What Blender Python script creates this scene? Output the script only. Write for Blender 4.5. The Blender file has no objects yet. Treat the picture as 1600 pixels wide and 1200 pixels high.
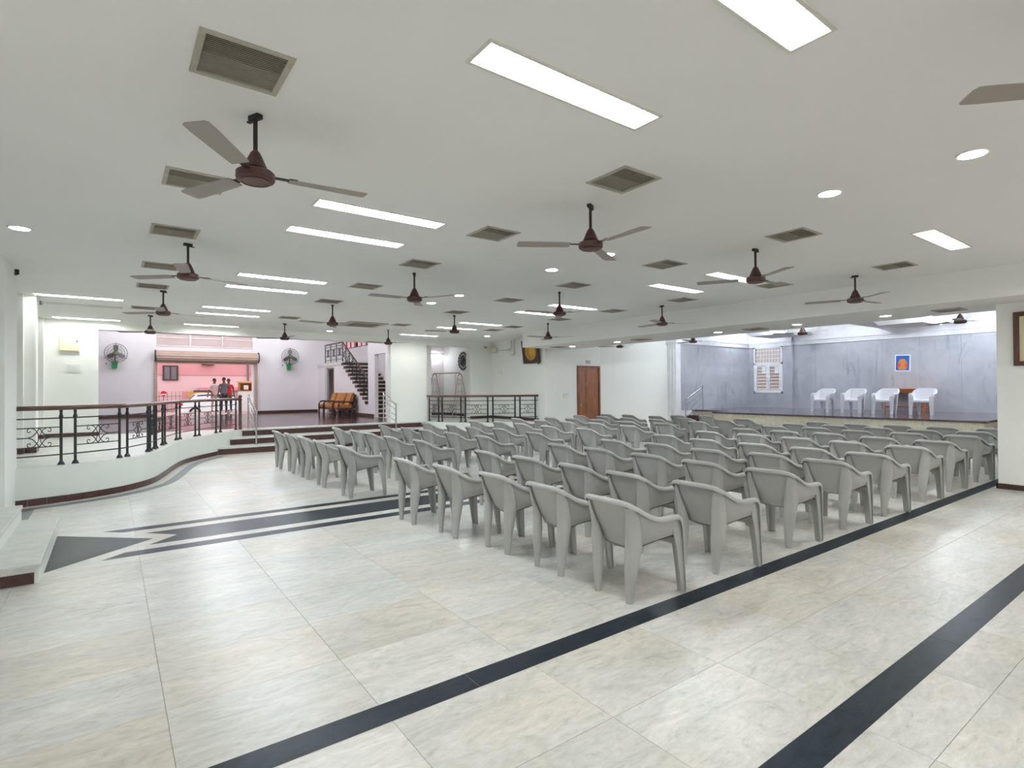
import bpy, bmesh, math, random
from mathutils import Vector, Matrix
random.seed(7)
SC = bpy.context.scene
COL = SC.collection
PI = math.pi

# ------------------------------------------------------------------ camera
YAW, PITCH, ROLL, FPX, EYE = 0.63271, 0.0081322, -0.0068319, 855.626, 1.65
fw = Vector((math.sin(YAW)*math.cos(PITCH), math.cos(YAW)*math.cos(PITCH), math.sin(PITCH)))
rt = Vector((math.cos(YAW), -math.sin(YAW), 0)); up = rt.cross(fw)
r2 = math.cos(ROLL)*rt + math.sin(ROLL)*up; u2 = -math.sin(ROLL)*rt + math.cos(ROLL)*up
cam_d = bpy.data.cameras.new('camera'); cam = bpy.data.objects.new('camera', cam_d); COL.objects.link(cam)
cam.matrix_world = Matrix(((r2.x, u2.x, -fw.x, 0), (r2.y, u2.y, -fw.y, 0), (r2.z, u2.z, -fw.z, EYE), (0, 0, 0, 1)))
cam_d.sensor_width = 36; cam_d.lens = FPX*36/1600; cam_d.clip_start = 0.05; cam_d.clip_end = 300
SC.camera = cam

# ------------------------------------------------------------------ sky and exposure
W = bpy.data.worlds.new('overcast_sky'); SC.world = W; W.use_nodes = True
W.node_tree.nodes['Background'].inputs[0].default_value = (0.93, 0.97, 1.0, 1)
W.node_tree.nodes['Background'].inputs[1].default_value = 1.75
VS = SC.view_settings
VS.view_transform = 'Standard'; VS.look = 'None'; VS.exposure = 0.0; VS.gamma = 1.0; VS.use_curve_mapping = False
TROFFER_E, DOWN_E, TUBE_E, LOBBY_E = 68.0, 50.0, 190.0, 245.0
CY = SC.cycles; CY.max_bounces = 7; CY.diffuse_bounces = 5; CY.glossy_bounces = 3; CY.transmission_bounces = 5; CY.caustics_reflective = False; CY.caustics_refractive = False; CY.adaptive_threshold = .08

# ------------------------------------------------------------------ materials
MATS = {}
def srgb(h):
    c = [int(h[i:i+2], 16)/255 for i in (0, 2, 4)]
    return tuple(x/12.92 if x <= .04045 else ((x+.055)/1.055)**2.4 for x in c) + (1,)
def new_mat(name):
    m = bpy.data.materials.new(name); m.use_nodes = True; MATS[name] = m
    nt = m.node_tree; return m, nt, nt.nodes['Principled BSDF']
def ramp(nt, fac, stops):
    r = nt.nodes.new('ShaderNodeValToRGB'); e = r.color_ramp.elements
    while len(e) < len(stops): e.new(0.5)
    for i, (p, c) in enumerate(stops): e[i].position = p; e[i].color = c
    nt.links.new(fac, r.inputs[0]); return r.outputs[0]
def coords(nt, scale, rot=(0, 0, 0), kind='Object', rand=False):
    t = nt.nodes.new('ShaderNodeTexCoord'); mp = nt.nodes.new('ShaderNodeMapping')
    if kind == 'World':
        g = nt.nodes.new('ShaderNodeNewGeometry'); src = g.outputs['Position']
    else: src = t.outputs[kind]
    nt.links.new(src, mp.inputs[0]); mp.inputs['Scale'].default_value = scale; mp.inputs['Rotation'].default_value = rot
    if rand:
        oi = nt.nodes.new('ShaderNodeObjectInfo'); mul = nt.nodes.new('ShaderNodeVectorMath'); mul.operation = 'SCALE'
        cb = nt.nodes.new('ShaderNodeCombineXYZ')
        for k in range(3): nt.links.new(oi.outputs['Random'], cb.inputs[k])
        nt.links.new(cb.outputs[0], mul.inputs[0]); mul.inputs['Scale'].default_value = 40.0
        nt.links.new(mul.outputs[0], mp.inputs['Location'])
    return mp.outputs[0]
def noise(nt, vec, scale, detail=4, rough=.55, dist=0):
    n = nt.nodes.new('ShaderNodeTexNoise'); nt.links.new(vec, n.inputs['Vector'])
    n.inputs['Scale'].default_value = scale; n.inputs['Detail'].default_value = detail
    n.inputs['Roughness'].default_value = rough; n.inputs['Distortion'].default_value = dist
    return n.outputs[0]
def mixc(nt, fac, a, b, mode='MIX'):
    m = nt.nodes.new('ShaderNodeMix'); m.data_type = 'RGBA'; m.blend_type = mode
    for s, v in ((0, fac), (6, a), (7, b)):
        if hasattr(v, 'default_value') or hasattr(v, 'is_linked'): nt.links.new(v, m.inputs[s])
        else: m.inputs[s].default_value = v
    return m.outputs[2]
def plain(name, col, rough=.5, metal=0, var=.06, vs=3.0, spec=.5, bump=0):
    """one colour with a little uneven tone"""
    m, nt, b = new_mat(name); c = srgb(col)
    v = coords(nt, (1, 1, 1), kind='World')
    f = noise(nt, v, vs, 4)
    lo = tuple(x*(1-var) for x in c[:3])+(1,); hi = tuple(min(1, x*(1+var)) for x in c[:3])+(1,)
    nt.links.new(ramp(nt, f, [(.3, lo), (.7, hi)]), b.inputs['Base Color'])
    b.inputs['Roughness'].default_value = rough; b.inputs['Metallic'].default_value = metal
    b.inputs['Specular IOR Level'].default_value = spec
    if bump:
        bp = nt.nodes.new('ShaderNodeBump'); bp.inputs['Strength'].default_value = bump; bp.inputs['Distance'].default_value = .004
        nt.links.new(noise(nt, v, 60, 3), bp.inputs['Height']); nt.links.new(bp.outputs[0], b.inputs['Normal'])
    return m
def emit(name, col, strength):
    m, nt, b = new_mat(name); c = srgb(col)
    b.inputs['Base Color'].default_value = c; b.inputs['Emission Color'].default_value = c
    b.inputs['Emission Strength'].default_value = strength; return m
def marble(name, base, streak, warm, rough=.3, rand=True, stretch=(1.0, 3.4, 1), rot=.45):
    m, nt, b = new_mat(name)
    v = coords(nt, stretch, (0, 0, rot), 'World', rand)
    out = ramp(nt, noise(nt, v, .9, 7, .6, .9), [(.25, srgb(streak)), (.72, srgb(base))])
    w = ramp(nt, noise(nt, coords(nt, (1, 2, 1), (0, 0, rot+.5), 'World', rand), .7, 5, .6, .6), [(.4, (0, 0, 0, 1)), (.8, (.55, .55, .55, 1))])
    out = mixc(nt, w, out, srgb(warm))
    v2 = coords(nt, (1.5, 4.2, 2), (0, 0, rot+.2), 'World', rand)
    fine = ramp(nt, noise(nt, v2, 2.0, 9, .68, 2.2), [(.22, srgb('888f8b')), (.40, srgb('d9dcd8')), (.66, (1, 1, 1, 1))])
    out = mixc(nt, .62, out, fine, 'MULTIPLY')
    speck = ramp(nt, noise(nt, coords(nt, (1, 2.5, 1), (0, 0, rot), 'World', rand), 16, 6, .7, .5), [(.26, srgb('a9a79c')), (.42, srgb('eceae4')), (.6, (1, 1, 1, 1))])
    out = mixc(nt, .4, out, speck, 'MULTIPLY')
    if rand:
        oi = nt.nodes.new('ShaderNodeObjectInfo')
        t = ramp(nt, oi.outputs['Random'], [(0, srgb('f2f1ec')), (.3, (1, 1, 1, 1)), (.65, srgb('f4f5f4')), (1, srgb('f9f3ea'))])
        out = mixc(nt, .9, out, t, 'MULTIPLY')
    nt.links.new(out, b.inputs['Base Color'])
    b.inputs['Roughness'].default_value = rough; return m
def granite(name, c0, c1, c2, rough=.25, scale=9, stretch=(1, 2.5, 1)):
    m, nt, b = new_mat(name); v = coords(nt, stretch, (0, 0, .7), 'World')
    f = noise(nt, v, scale, 8, .7, .8)
    g = noise(nt, v, scale*9, 4, .6)
    a = ramp(nt, f, [(.35, srgb(c0)), (.55, srgb(c1)), (.68, srgb(c1)), (.74, srgb(c2))])
    k = ramp(nt, g, [(.35, (.7, .7, .7, 1)), (.65, (1.2, 1.2, 1.2, 1))])
    nt.links.new(mixc(nt, .6, a, k, 'MULTIPLY'), b.inputs['Base Color']); b.inputs['Roughness'].default_value = rough; return m
def wood(name, c0, c1, rough=.4, axis='z', scale=14):
    m, nt, b = new_mat(name)
    s = {'x': (.15, 1, 1), 'y': (1, .15, 1), 'z': (1, 1, .12)}[axis]
    f = noise(nt, coords(nt, s, kind='World'), scale, 6, .6, .6)
    nt.links.new(ramp(nt, f, [(.3, srgb(c0)), (.7, srgb(c1))]), b.inputs['Base Color']); b.inputs['Roughness'].default_value = rough; return m

# setting
plain('wall_paint', 'f3f4ef', .65, var=.025, vs=.8, spec=.3)
plain('lobby_paint', 'f1ebec', .7, var=.02, vs=.8, spec=.3)
plain('ledge_paint', 'e6eae2', .55, var=.03, vs=2.0, spec=.3)
plain('ceiling_paint', 'f1f1ef', .8, var=.02, vs=.5, spec=.2)
marble('floor_marble', 'f1eeea', 'd2d3d0', 'efe2d0')
marble('tread_marble', 'e8e9e2', 'ccd2cd', 'e2ded2', .3, rand=False)
marble('fascia_marble', 'ebe8dc', 'd2c9b0', 'e3d2a8', .35, rand=False, stretch=(1, 1, 2), rot=.9)
plain('grout', 'b9b5a8', .8)
granite('dark_inlay', '182028', '263039', '64726a', .32, 6); MATS['dark_inlay'].node_tree.nodes['Principled BSDF'].inputs['Specular IOR Level'].default_value = .15
granite('grey_inlay', '6e7677', '858d8c', '9aa09a', .3, 5)
granite('brown_granite', '3c2622', '54352e', '6e4a42', .3, 30, (1, 1, 1))
granite('lobby_granite', '44302f', '523a3b', '624a4b', .16, 3, (1, 1.5, 1)); MATS['lobby_granite'].node_tree.nodes['Principled BSDF'].inputs['Specular IOR Level'].default_value = .2
granite('stage_granite', '4d4046', '5f5058', '75666c', .1, 8, (1, 1, 1))
# bluish marble cladding
m, nt, b = new_mat('blue_marble')
v = coords(nt, (1, 1, 1), kind='World'); f = noise(nt, v, 1.2, 9, .62, .6)
c1 = ramp(nt, f, [(.3, srgb('a8acb5')), (.55, srgb('b8bbc3')), (.75, srgb('c1c4cb'))])
v2 = coords(nt, (1, 1.4, .35), (.75, .0, .0), 'World'); g = noise(nt, v2, 1.9, 7, .62, .9)
k = ramp(nt, noise(nt, v, .8, 2), [(.45, (0, 0, 0, 1)), (.56, (1, 1, 1, 1))])
st_ = ramp(nt, g, [(.54, (0, 0, 0, 1)), (.66, (.7, .7, .7, 1))])
mk = nt.nodes.new('ShaderNodeMath'); mk.operation = 'MULTIPLY'; nt.links.new(k, mk.inputs[0]); nt.links.new(st_, mk.inputs[1])
nt.links.new(mixc(nt, mk.outputs[0], c1, srgb('848f9f')), b.inputs['Base Color']); b.inputs['Roughness'].default_value = .3
# things
plain('grey_plastic', 'b0b0ad', .42, var=.03, vs=6, spec=.4)
plain('white_plastic', 'dfe0e6', .35, var=.02)
plain('fan_brown', '4c2e28', .4, var=.08)
plain('fan_brown_dark', '2f1f1c', .45, var=.06)
plain('blade_taupe', '9c948b', .45, var=.05)
plain('blade_brown', '6a4a41', .45, var=.05)
plain('vent_metal', 'b3ad9f', .5, var=.12, vs=14)
plain('vent_slat', '9e9787', .55, var=.12, vs=20)
plain('vent_dark', '24221f', .8)
plain('troffer_metal', 'dcdcd2', .4)
emit('tube_glow', 'ecf4ff', TROFFER_E)
emit('tube_glow_dim', 'f4faff', .3)
emit('tube_glow_lowered', 'f4f6f6', TROFFER_E*.74)  # same tubes, turned down to even out brightness near walls and camera
emit('alcove_tube', 'f4f8ff', 38)
emit('downlight_warm', 'fff0e8', DOWN_E)
emit('downlight_cool', 'e2e8ff', DOWN_E)
emit('stage_tube', 'eef6ff', TUBE_E)
emit('lobby_fill_tube', 'f2f6ff', LOBBY_E)  # glow of the added, unseen lobby lamps
plain('black_iron', '1e2224', .4, var=.1)
wood('rail_wood', '3f2a22', '6b4a3b', .28, 'x')
plain('newel_brown', '5a4538', .4, var=.12, vs=20)
plain('steel', 'c9cbcc', .18, metal=1, var=.03)
wood('door_wood', '7c4a2d', '9c6440', .4, 'z', 10)
wood('door_frame_wood', '6d3d26', '85502f', .4, 'z', 10)
plain('panel_cream', 'e9e2bd', .5, var=.02)
plain('switch_white', 'e8ebe8', .4)
plain('dark_plastic', '1d1c1c', .5)
plain('pvc_pipe', 'd6d8d2', .45)
plain('gold', 'c9a24a', .35, metal=.8, var=.2, vs=30)
plain('velvet', '5a4a56', .9)
wood('frame_wood', '4a2c22', '633e30', .4, 'z', 30)
plain('mat_cream', 'e3d8b4', .7)
plain('picture_yellow', 'd9b54e', .6, var=.25, vs=12)
plain('carved_wood', '46302b', .6)
plain('swing_metal', 'd8cabd', .4)
plain('sofa_fabric', 'b5793f', .8, var=.08, vs=25)
wood('sofa_wood', '40282a', '5c3c3a', .35, 'x')
plain('shutter_paint', 'c7ab9b', .5, var=.05)
plain('shutter_frame', 'b99f90', .5)
plain('aluminium', 'c9c4c2', .4, metal=.4)
plain('green_plastic', '12924c', .4)
plain('grille_wire', '6f6b66', .4, metal=.5)
plain('motor_green', '5f6a4c', .5)
wood('table_wood', 'a3562a', 'c26f38', .35, 'y', 10)
plain('poster_white', 'f2f2f4', .5)
plain('poster_blue', '2a63b8', .5, var=.3, vs=14)
plain('poster_orange', 'd98a4e', .5, var=.25, vs=30)
plain('poster_red', 'd9572a', .5)
plain('window_white', 'f0f1f4', .4)
plain('stair_dark', '4b312d', .4)
plain('stair_white', 'e4dfd8', .5)
plain('pink_dark', 'e29c9f', .8, var=.04, vs=.6)
plain('pink_light', 'eec3c6', .8, var=.04, vs=.6)
plain('pink_post', 'de9a9c', .7)
plain('outside_paving', 'c0a29e', .7, var=.06)
plain('outside_dark_frame', '4a3b3a', .5)
plain('car_white', 'f2f2f5', .2)
plain('car_glass', '30405c', .08)
plain('rubber', '1c1c1e', .7)
plain('hubcap', 'c3c5c8', .25, metal=.8)
plain('tail_red', 'c8202a', .3)
plain('amber', 'd2893b', .4)
plain('sign_yellow', 'd9a63a', .5, var=.2, vs=8)
plain('fence_iron', '7d7076', .5)
plain('skin', '7a4c3a', .6)
plain('hair_black', '161314', .6)
plain('shirt_grey', '68666b', .85, var=.06, vs=20)
plain('shirt_pale', 'e0c7c4', .85)
plain('shirt_red', 'c22638', .8)
plain('trousers_dark', '2a2930', .85)
plain('trousers_pale', 'b7a29e', .85)
plain('crate_wood', 'c08a52', .6, var=.15, vs=10)
plain('blue_plastic', '3b7cc4', .5)
plain('ac_grey', 'b9b4a2', .5, var=.06)
plain('sign_grey', 'c3b3b2', .6)
m, nt, b = new_mat('glass'); b.inputs['Base Color'].default_value = (.95, .98, 1, 1); b.inputs['Roughness'].default_value = .02
b.inputs['Transmission Weight'].default_value = 1; b.inputs['IOR'].default_value = 1.08
m, nt, b = new_mat('frosted_pane'); b.inputs['Base Color'].default_value = srgb('fbeee8'); b.inputs['Roughness'].default_value = .35
b.inputs['Transmission Weight'].default_value = .45; b.inputs['IOR'].default_value = 1.1

# ------------------------------------------------------------------ mesh helpers
class MB:
    def __init__(s): s.v = []; s.f = []; s.mi = []
    def _add(s, v, f, mi=0):
        o = len(s.v); s.v += [tuple(p) for p in v]; s.f += [tuple(i+o for i in q) for q in f]; s.mi += [mi]*len(f); return s
    def box(s, x0, x1, y0, y1, z0, z1, mi=0):
        x0, x1 = min(x0, x1), max(x0, x1); y0, y1 = min(y0, y1), max(y0, y1); z0, z1 = min(z0, z1), max(z0, z1)
        v = [(x0, y0, z0), (x1, y0, z0), (x1, y1, z0), (x0, y1, z0), (x0, y0, z1), (x1, y0, z1), (x1, y1, z1), (x0, y1, z1)]
        return s._add(v, [(0, 3, 2, 1), (4, 5, 6, 7), (0, 1, 5, 4), (1, 2, 6, 5), (2, 3, 7, 6), (3, 0, 4, 7)], mi)
    def bbox(s, x0, x1, y0, y1, z0, z1, b=.01, mi=0):
        """box with chamfered top edges"""
        v = [(x0, y0, z0), (x1, y0, z0), (x1, y1, z0), (x0, y1, z0), (x0, y0, z1-b), (x1, y0, z1-b), (x1, y1, z1-b), (x0, y1, z1-b),
             (x0+b, y0+b, z1), (x1-b, y0+b, z1), (x1-b, y1-b, z1), (x0+b, y1-b, z1)]
        return s._add(v, [(0, 3, 2, 1), (0, 1, 5, 4), (1, 2, 6, 5), (2, 3, 7, 6), (3, 0, 4, 7), (4, 5, 9, 8), (5, 6, 10, 9), (6, 7, 11, 10), (7, 4, 8, 11), (8, 9, 10, 11)], mi)
    def prism(s, pts, a0, a1, axis='z', mi=0):
        """polygon (in the two other axes, in order) pushed along an axis"""
        def mk(p, a):
            return (p[0], p[1], a) if axis == 'z' else ((p[0], a, p[1]) if axis == 'y' else (a, p[0], p[1]))
        n = len(pts); v = [mk(p, a0) for p in pts]+[mk(p, a1) for p in pts]
        f = [tuple(range(n))[::-1], tuple(range(n, 2*n))]+[(i, (i+1) % n, n+(i+1) % n, n+i) for i in range(n)]
        return s._add(v, f, mi)
    def loft(s, rings, cap=True, closed=True, mi=0):
        n = len(rings[0]); v = [p for r in rings for p in r]; f = []
        for k in range(len(rings)-1):
            for i in range(n if closed else n-1):
                j = (i+1) % n; f.append((k*n+i, k*n+j, (k+1)*n+j, (k+1)*n+i))
        if cap: f += [tuple(range(n))[::-1], tuple(range((len(rings)-1)*n, len(rings)*n))]
        return s._add(v, f, mi)
    def tube(s, path, r, n=8, closed=False, sq=1.0, mi=0):
        """round bar along a path; r number or list; sq flattens it upright"""
        P = [Vector(p) for p in path]; m = len(P); rr = r if isinstance(r, (list, tuple)) else [r]*m; rings = []
        for i in range(m):
            a = P[(i-1) % m] if (closed or i > 0) else P[0]; c = P[(i+1) % m] if (closed or i < m-1) else P[-1]
            t = (c-a).normalized(); up_ = Vector((0, 0, 1)) if abs(t.z) < .95 else Vector((1, 0, 0))
            x = t.cross(up_).normalized(); y = x.cross(t).normalized()
            rings.append([tuple(P[i]+x*math.cos(2*PI*k/n+PI/n)*rr[i]+y*math.sin(2*PI*k/n+PI/n)*rr[i]*sq) for k in range(n)])
        if closed: rings.append(rings[0]); return s.loft(rings, False, mi=mi)
        return s.loft(rings, True, mi=mi)
    def lathe(s, prof, n=20, c=(0, 0, 0), axis='z', mi=0, cap=True):
        rings = []
        for r, h in prof:
            ring = []
            for k in range(n):
                a = 2*PI*k/n; x, y = r*math.cos(a), r*math.sin(a)
                p = (x, y, h) if axis == 'z' else ((x, h, y) if axis == 'y' else (h, x, y))
                ring.append((p[0]+c[0], p[1]+c[1], p[2]+c[2]))
            rings.append(ring)
        return s.loft(rings, cap, mi=mi)
    def mesh(s, name, mats, smooth=None):
        me = bpy.data.meshes.new(name); me.from_pydata(s.v, [], s.f)
        for mt in (mats if isinstance(mats, (list, tuple)) else [mats]): me.materials.append(MATS[mt])
        if any(s.mi): me.polygons.foreach_set('material_index', s.mi)
        bm = bmesh.new(); bm.from_mesh(me); bmesh.ops.recalc_face_normals(bm, faces=bm.faces); bm.to_mesh(me); bm.free()
        if smooth is not None:
            me.polygons.foreach_set('use_smooth', [True]*len(me.polygons)); me.set_sharp_from_angle(angle=math.radians(smooth))
        me.update(); return me
def link(name, data, parent=None, loc=None, rz=0):
    o = bpy.data.objects.new(name, data); COL.objects.link(o)
    if parent is not None: o.parent = parent
    if loc is not None: o.location = loc
    if rz: o.rotation_euler[2] = rz
    return o
def obj(name, mb, mat, parent=None, smooth=None, loc=None):
    return link(name, mb.mesh(name, mat, smooth), parent, loc)
def empty(name, loc, rz=0):
    o = link(name, None, None, loc, rz); o.empty_display_size = .1; return o
def tag(o, label, cat, group=None):
    o['label'] = label; o['category'] = cat
    if group: o['group'] = group
    return o
def struct(name, mb, mat, label=None, smooth=None):
    o = obj(name, mb, mat, None, smooth); o['kind'] = 'structure'
    if label: o['label'] = label
    return o
def copy_thing(root, loc, rz=0):
    r = root.copy(); COL.objects.link(r); r.location = loc; r.rotation_euler[2] = rz
    for ch in root.children:
        c = ch.copy(); COL.objects.link(c); c.parent = r
        for g in ch.children:
            d = g.copy(); COL.objects.link(d); d.parent = c
    return r
def B(*a): return MB().box(*a)
def spline(pts, seg=10):
    P = [Vector(p) for p in pts]; P = [2*P[0]-P[1]]+P+[2*P[-1]-P[-2]]; out = []
    for i in range(1, len(P)-2):
        for k in range(seg):
            t = k/seg; a, b_, c, d = P[i-1], P[i], P[i+1], P[i+2]
            out.append(.5*((2*b_)+(c-a)*t+(2*a-5*b_+4*c-d)*t*t+(3*b_-a-3*c+d)*t**3))
    out.append(P[-2]); return out
ORD = ['zeroth', 'first', 'second', 'third', 'fourth', 'fifth', 'sixth', 'seventh', 'eighth', 'ninth', 'tenth']
def project(p):
    q = Vector(p)-Vector((0, 0, EYE)); d = q.dot(fw)
    if d < .1: return None
    return 800+FPX*q.dot(r2)/d, 600-FPX*q.dot(u2)/d, d

CEIL, SOF, LOB, STG = 3.4, 2.94, .54, .78

# ================================================================== SETTING
# curves of the two raised platforms
EDGE1 = spline([(-1.6, 10.38), (-1.2, 10.42), (-.89, 10.5), (-.64, 10.57), (-.37, 10.67), (-.02, 10.87), (.27, 11.14), (.585, 11.65), (.81, 12.4),
                (1.05, 13.4), (1.345, 14.35), (1.75, 15.08), (2.2, 15.72), (2.55, 16.3), (3.0, 16.98)], 6)
EDGE2 = spline([(8.74, 17.05), (8.76, 16.7), (8.83, 16.3), (8.99, 15.88), (9.28, 15.46), (9.65, 15.08), (10.08, 14.81), (10.65, 14.55), (11.15, 14.35), (11.6, 14.2)], 6)
# floor: bed, slabs as parts
floor = struct('floor', B(-2.6, 23.2, -3.6, 17.0, -.2, -.0035), 'grout')
xs = [-2.47+.9*k for k in range(24)]          # joints run along Y
ys = [-3.44+.62*k for k in range(0, 7)]+[.9]
ys = [-3.48, -2.86, -2.24, -1.62, -1.0, -.38, .24, .86, 1.3, 1.93, 2.56, 2.73, 3.35, 3.97, 4.59, 5.21, 5.83, 6.45, 6.68, 7.06, 7.66, 8.03]
while ys[-1] < 16.5: ys.append(ys[-1]+.62)
tiles = []
for i in range(len(xs)-1):
    if xs[i] > 17: break
    for j in range(len(ys)-1):
        cx, cy = (xs[i]+xs[i+1])/2, (ys[j]+ys[j+1])/2
        inside = False; vis = False
        for px_, py_ in ((cx, cy), (xs[i], ys[j]), (xs[i+1], ys[j]), (xs[i], ys[j+1]), (xs[i+1], ys[j+1])):
            q = project((px_, py_, 0))
            if q and -20 < q[0] < 1620 and q[1] < 1220: vis = True
        if cx < .6 and cy > 11.8 or cx < 1.1 and cy > 14.2 or cx < -.9 and cy > 10.8 or (cx > 11.5 and cy < 2.2) or cy > 15.75: inside = True
        tiles.append((not vis or inside, cx*cx+cy*cy, i, j))
tiles.sort(); tmesh = {}; rest = MB(); gap = .0011
for n, (hid, d2, i, j) in enumerate(tiles):
    w, h = xs[i+1]-xs[i], ys[j+1]-ys[j]
    if n < 298 and not hid:
        key = (round(w, 3), round(h, 3))
        if key not in tmesh:
            tmesh[key] = MB().bbox(-w/2+gap, w/2-gap, -h/2+gap, h/2-gap, -.0034, 0, .0006).mesh('slab', 'floor_marble')
        o = link('slab', tmesh[key], floor, ((xs[i]+xs[i+1])/2, (ys[j]+ys[j+1])/2, 0))
    else:
        rest.box(xs[i]+gap, xs[i+1]-gap, ys[j]+gap, ys[j+1]-gap, -.0034, 0)
o = obj('far_slabs', rest, 'floor_marble', floor); o['kind'] = 'stuff'
# inlaid dark stone
def inlay(poly, mat='dark_inlay', name='inlay'):
    return obj(name, MB().prism(poly, -.003, .0012), mat, floor)
def inlay_run(x0, x1, y0, y1, step=1.35):
    x = x0
    while x < x1-.05:
        e = min(x+step, x1); inlay([(x, y0), (e-.002, y0), (e-.002, y1), (x, y1)]); x = e
inlay_run(-2.4, 11.44, 2.565, 2.735); inlay_run(11.44, 17.0, 2.565, 2.735)
inlay_run(-2.4, 11.44, 1.132, 1.3)
inlay([(-.49, 6.55), (.38, 7.33), (-.49, 8.12)])
inlay([(.34, 7.06), (1.6, 7.06), (1.6, 7.66), (.34, 7.66), (.62, 7.36)])
inlay_run(1.602, 17.0, 7.06, 7.66, 1.4)
inlay([(.12, 7.86), (1.5, 7.86), (1.5, 8.03), (-.07, 8.03)]); inlay_run(1.502, 17.0, 7.86, 8.03, 1.4)
inlay([(-.07, 6.68), (1.5, 6.68), (1.5, 6.87), (.12, 6.87)]); inlay_run(1.502, 17.0, 6.68, 6.87, 1.4)
# curved border strip that follows the platform
def offset(path, d):
    out = []
    for i, p in enumerate(path):
        t = (path[min(i+1, len(path)-1)]-path[max(i-1, 0)]); t = Vector((t.x, t.y)).normalized()
        out.append(Vector((p[0]-t.y*d, p[1]+t.x*d)))
    return out
ed = [Vector((p[0], p[1])) for p in EDGE1 if p[1] < 15.75]
a_, b_ = offset(ed, -.17), offset(ed, -.34)
for k in range(4, len(ed)-4, 6):
    e = min(k+6, len(ed)-1)
    inlay([tuple(p) for p in a_[k:e+1]]+[tuple(p) for p in b_[k:e+1][::-1]], 'grey_inlay')
inlay([(-1.3, 9.2), (-.86, 9.2), (-.86, 10.2), (-1.3, 10.16)], 'grey_inlay')

# raised platforms (left, right) with skirting tiles
def platform(name, path, tail, label):
    poly = [(p[0], p[1]) for p in path]+tail
    return struct(name, MB().prism(poly, 0, LOB), ['ledge_paint'], label)
led1 = platform('floor_platform_left', EDGE1, [(3.0, 17.1), (-2.6, 17.1), (-2.6, 10.38)], 'white curved platform under the left iron railing')
led2 = platform('floor_platform_right', EDGE2, [(11.6, 17.1), (8.74, 17.1)], 'white curved platform under the right iron railing')
top1 = obj('paving', MB().prism([(p[0], p[1]) for p in offset([Vector((q[0], q[1])) for q in EDGE1], .03)]+[(2.95, 17.1), (-2.6, 17.1), (-2.6, 10.42)], LOB, LOB+.006), 'tread_marble', led1)
top2 = obj('paving', MB().prism([(p[0], p[1]) for p in offset([Vector((q[0], q[1])) for q in EDGE2], .03)]+[(11.6, 17.1), (8.8, 17.1)], LOB, LOB+.006), 'tread_marble', led2)
acc = 0; L = ed; seg = []
arc = [0.0]
for i in range(len(L)-1): arc.append(arc[-1]+(L[i+1]-L[i]).length)
def at_arc(q):
    for i in range(len(arc)-1):
        if arc[i+1] >= q: return L[i].lerp(L[i+1], (q-arc[i])/max(1e-6, arc[i+1]-arc[i]))
    return L[-1]
s0 = 0.0; tl = .215
while s0+tl < arc[-1]:
    run = [at_arc(s0+tl*f) for f in (.012, .33, .66, .988)]; out = offset(run, -.014)
    obj('tile', MB().prism([tuple(p) for p in run]+[tuple(p) for p in out[::-1]], .002, .1), 'brown_granite', led1)
    s0 += tl
s0 = 0
for i in range(0, len(EDGE2)-3, 3):
    run = [Vector((EDGE2[i][0], EDGE2[i][1])), Vector((EDGE2[i+3][0], EDGE2[i+3][1]))]; out = offset(run, -.012)
    obj('tile', MB().prism([tuple(p) for p in run]+[tuple(p) for p in out[::-1]], .002, .1), 'brown_granite', led2)
# wide steps up to the lobby
for k, (x0, y0) in enumerate(((2.2, 15.73), (2.56, 16.36), (3.0, 17.0))):
    z0, z1 = .18*k, .18*(k+1); x1 = (9.25, 8.85, 8.75)[k]; yb = (16.36, 17.0, 17.1)[k]
    st = struct('floor_step_%d' % (k+1), B(x0+.02, x1, y0, 17.1, z0, z1-.035), 'brown_granite', '%s of the wide steps up to the lobby' % ('lowest', 'middle', 'topmost')[k])
    x = x0
    while x < x1-.1:
        e = min(x+1.5, x1)
        obj('tread', MB().bbox(x+.001, e-.001, y0-.03, yb+.02, z1-.035, z1, .006), 'tread_marble', st); x = e
# lobby floor
lob = struct('floor_lobby', B(-4.2, 8.5, 17.1, 28.3, 0, LOB), 'lobby_granite', 'polished brown granite floor of the lobby')
obj('edge_strip', B(-.24, 7.5, 17.1, 17.42, LOB, LOB+.004), 'tread_marble', lob)
struct('floor_alcove', B(8.5, 12, 17.1, 28.3, 0, LOB), 'tread_marble')
# steps at the left edge
lst = struct('floor_side_step_1', B(-2.6, -.5, 6.24, 8.43, 0, .13), 'ledge_paint', 'lower white marble step at the left edge')
obj('tread', MB().bbox(-2.6, -.49, 6.22, 8.45, .13, .17, .006), 'tread_marble', lst)
obj('riser_panel', B(-2.6, -.53, 6.228, 6.24, .005, .1), 'brown_granite', lst)
lst = struct('floor_side_step_2', B(-2.6, -.83, 6.6, 8.46, .17, .3), 'ledge_paint', 'upper white marble step at the left edge')
obj('tread', MB().bbox(-2.6, -.82, 6.58, 8.48, .3, .34, .006), 'tread_marble', lst)
lst = struct('floor_side_step_3', B(-2.6, -1.15, 6.9, 9.48, .0, .51), 'ledge_paint')

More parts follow.
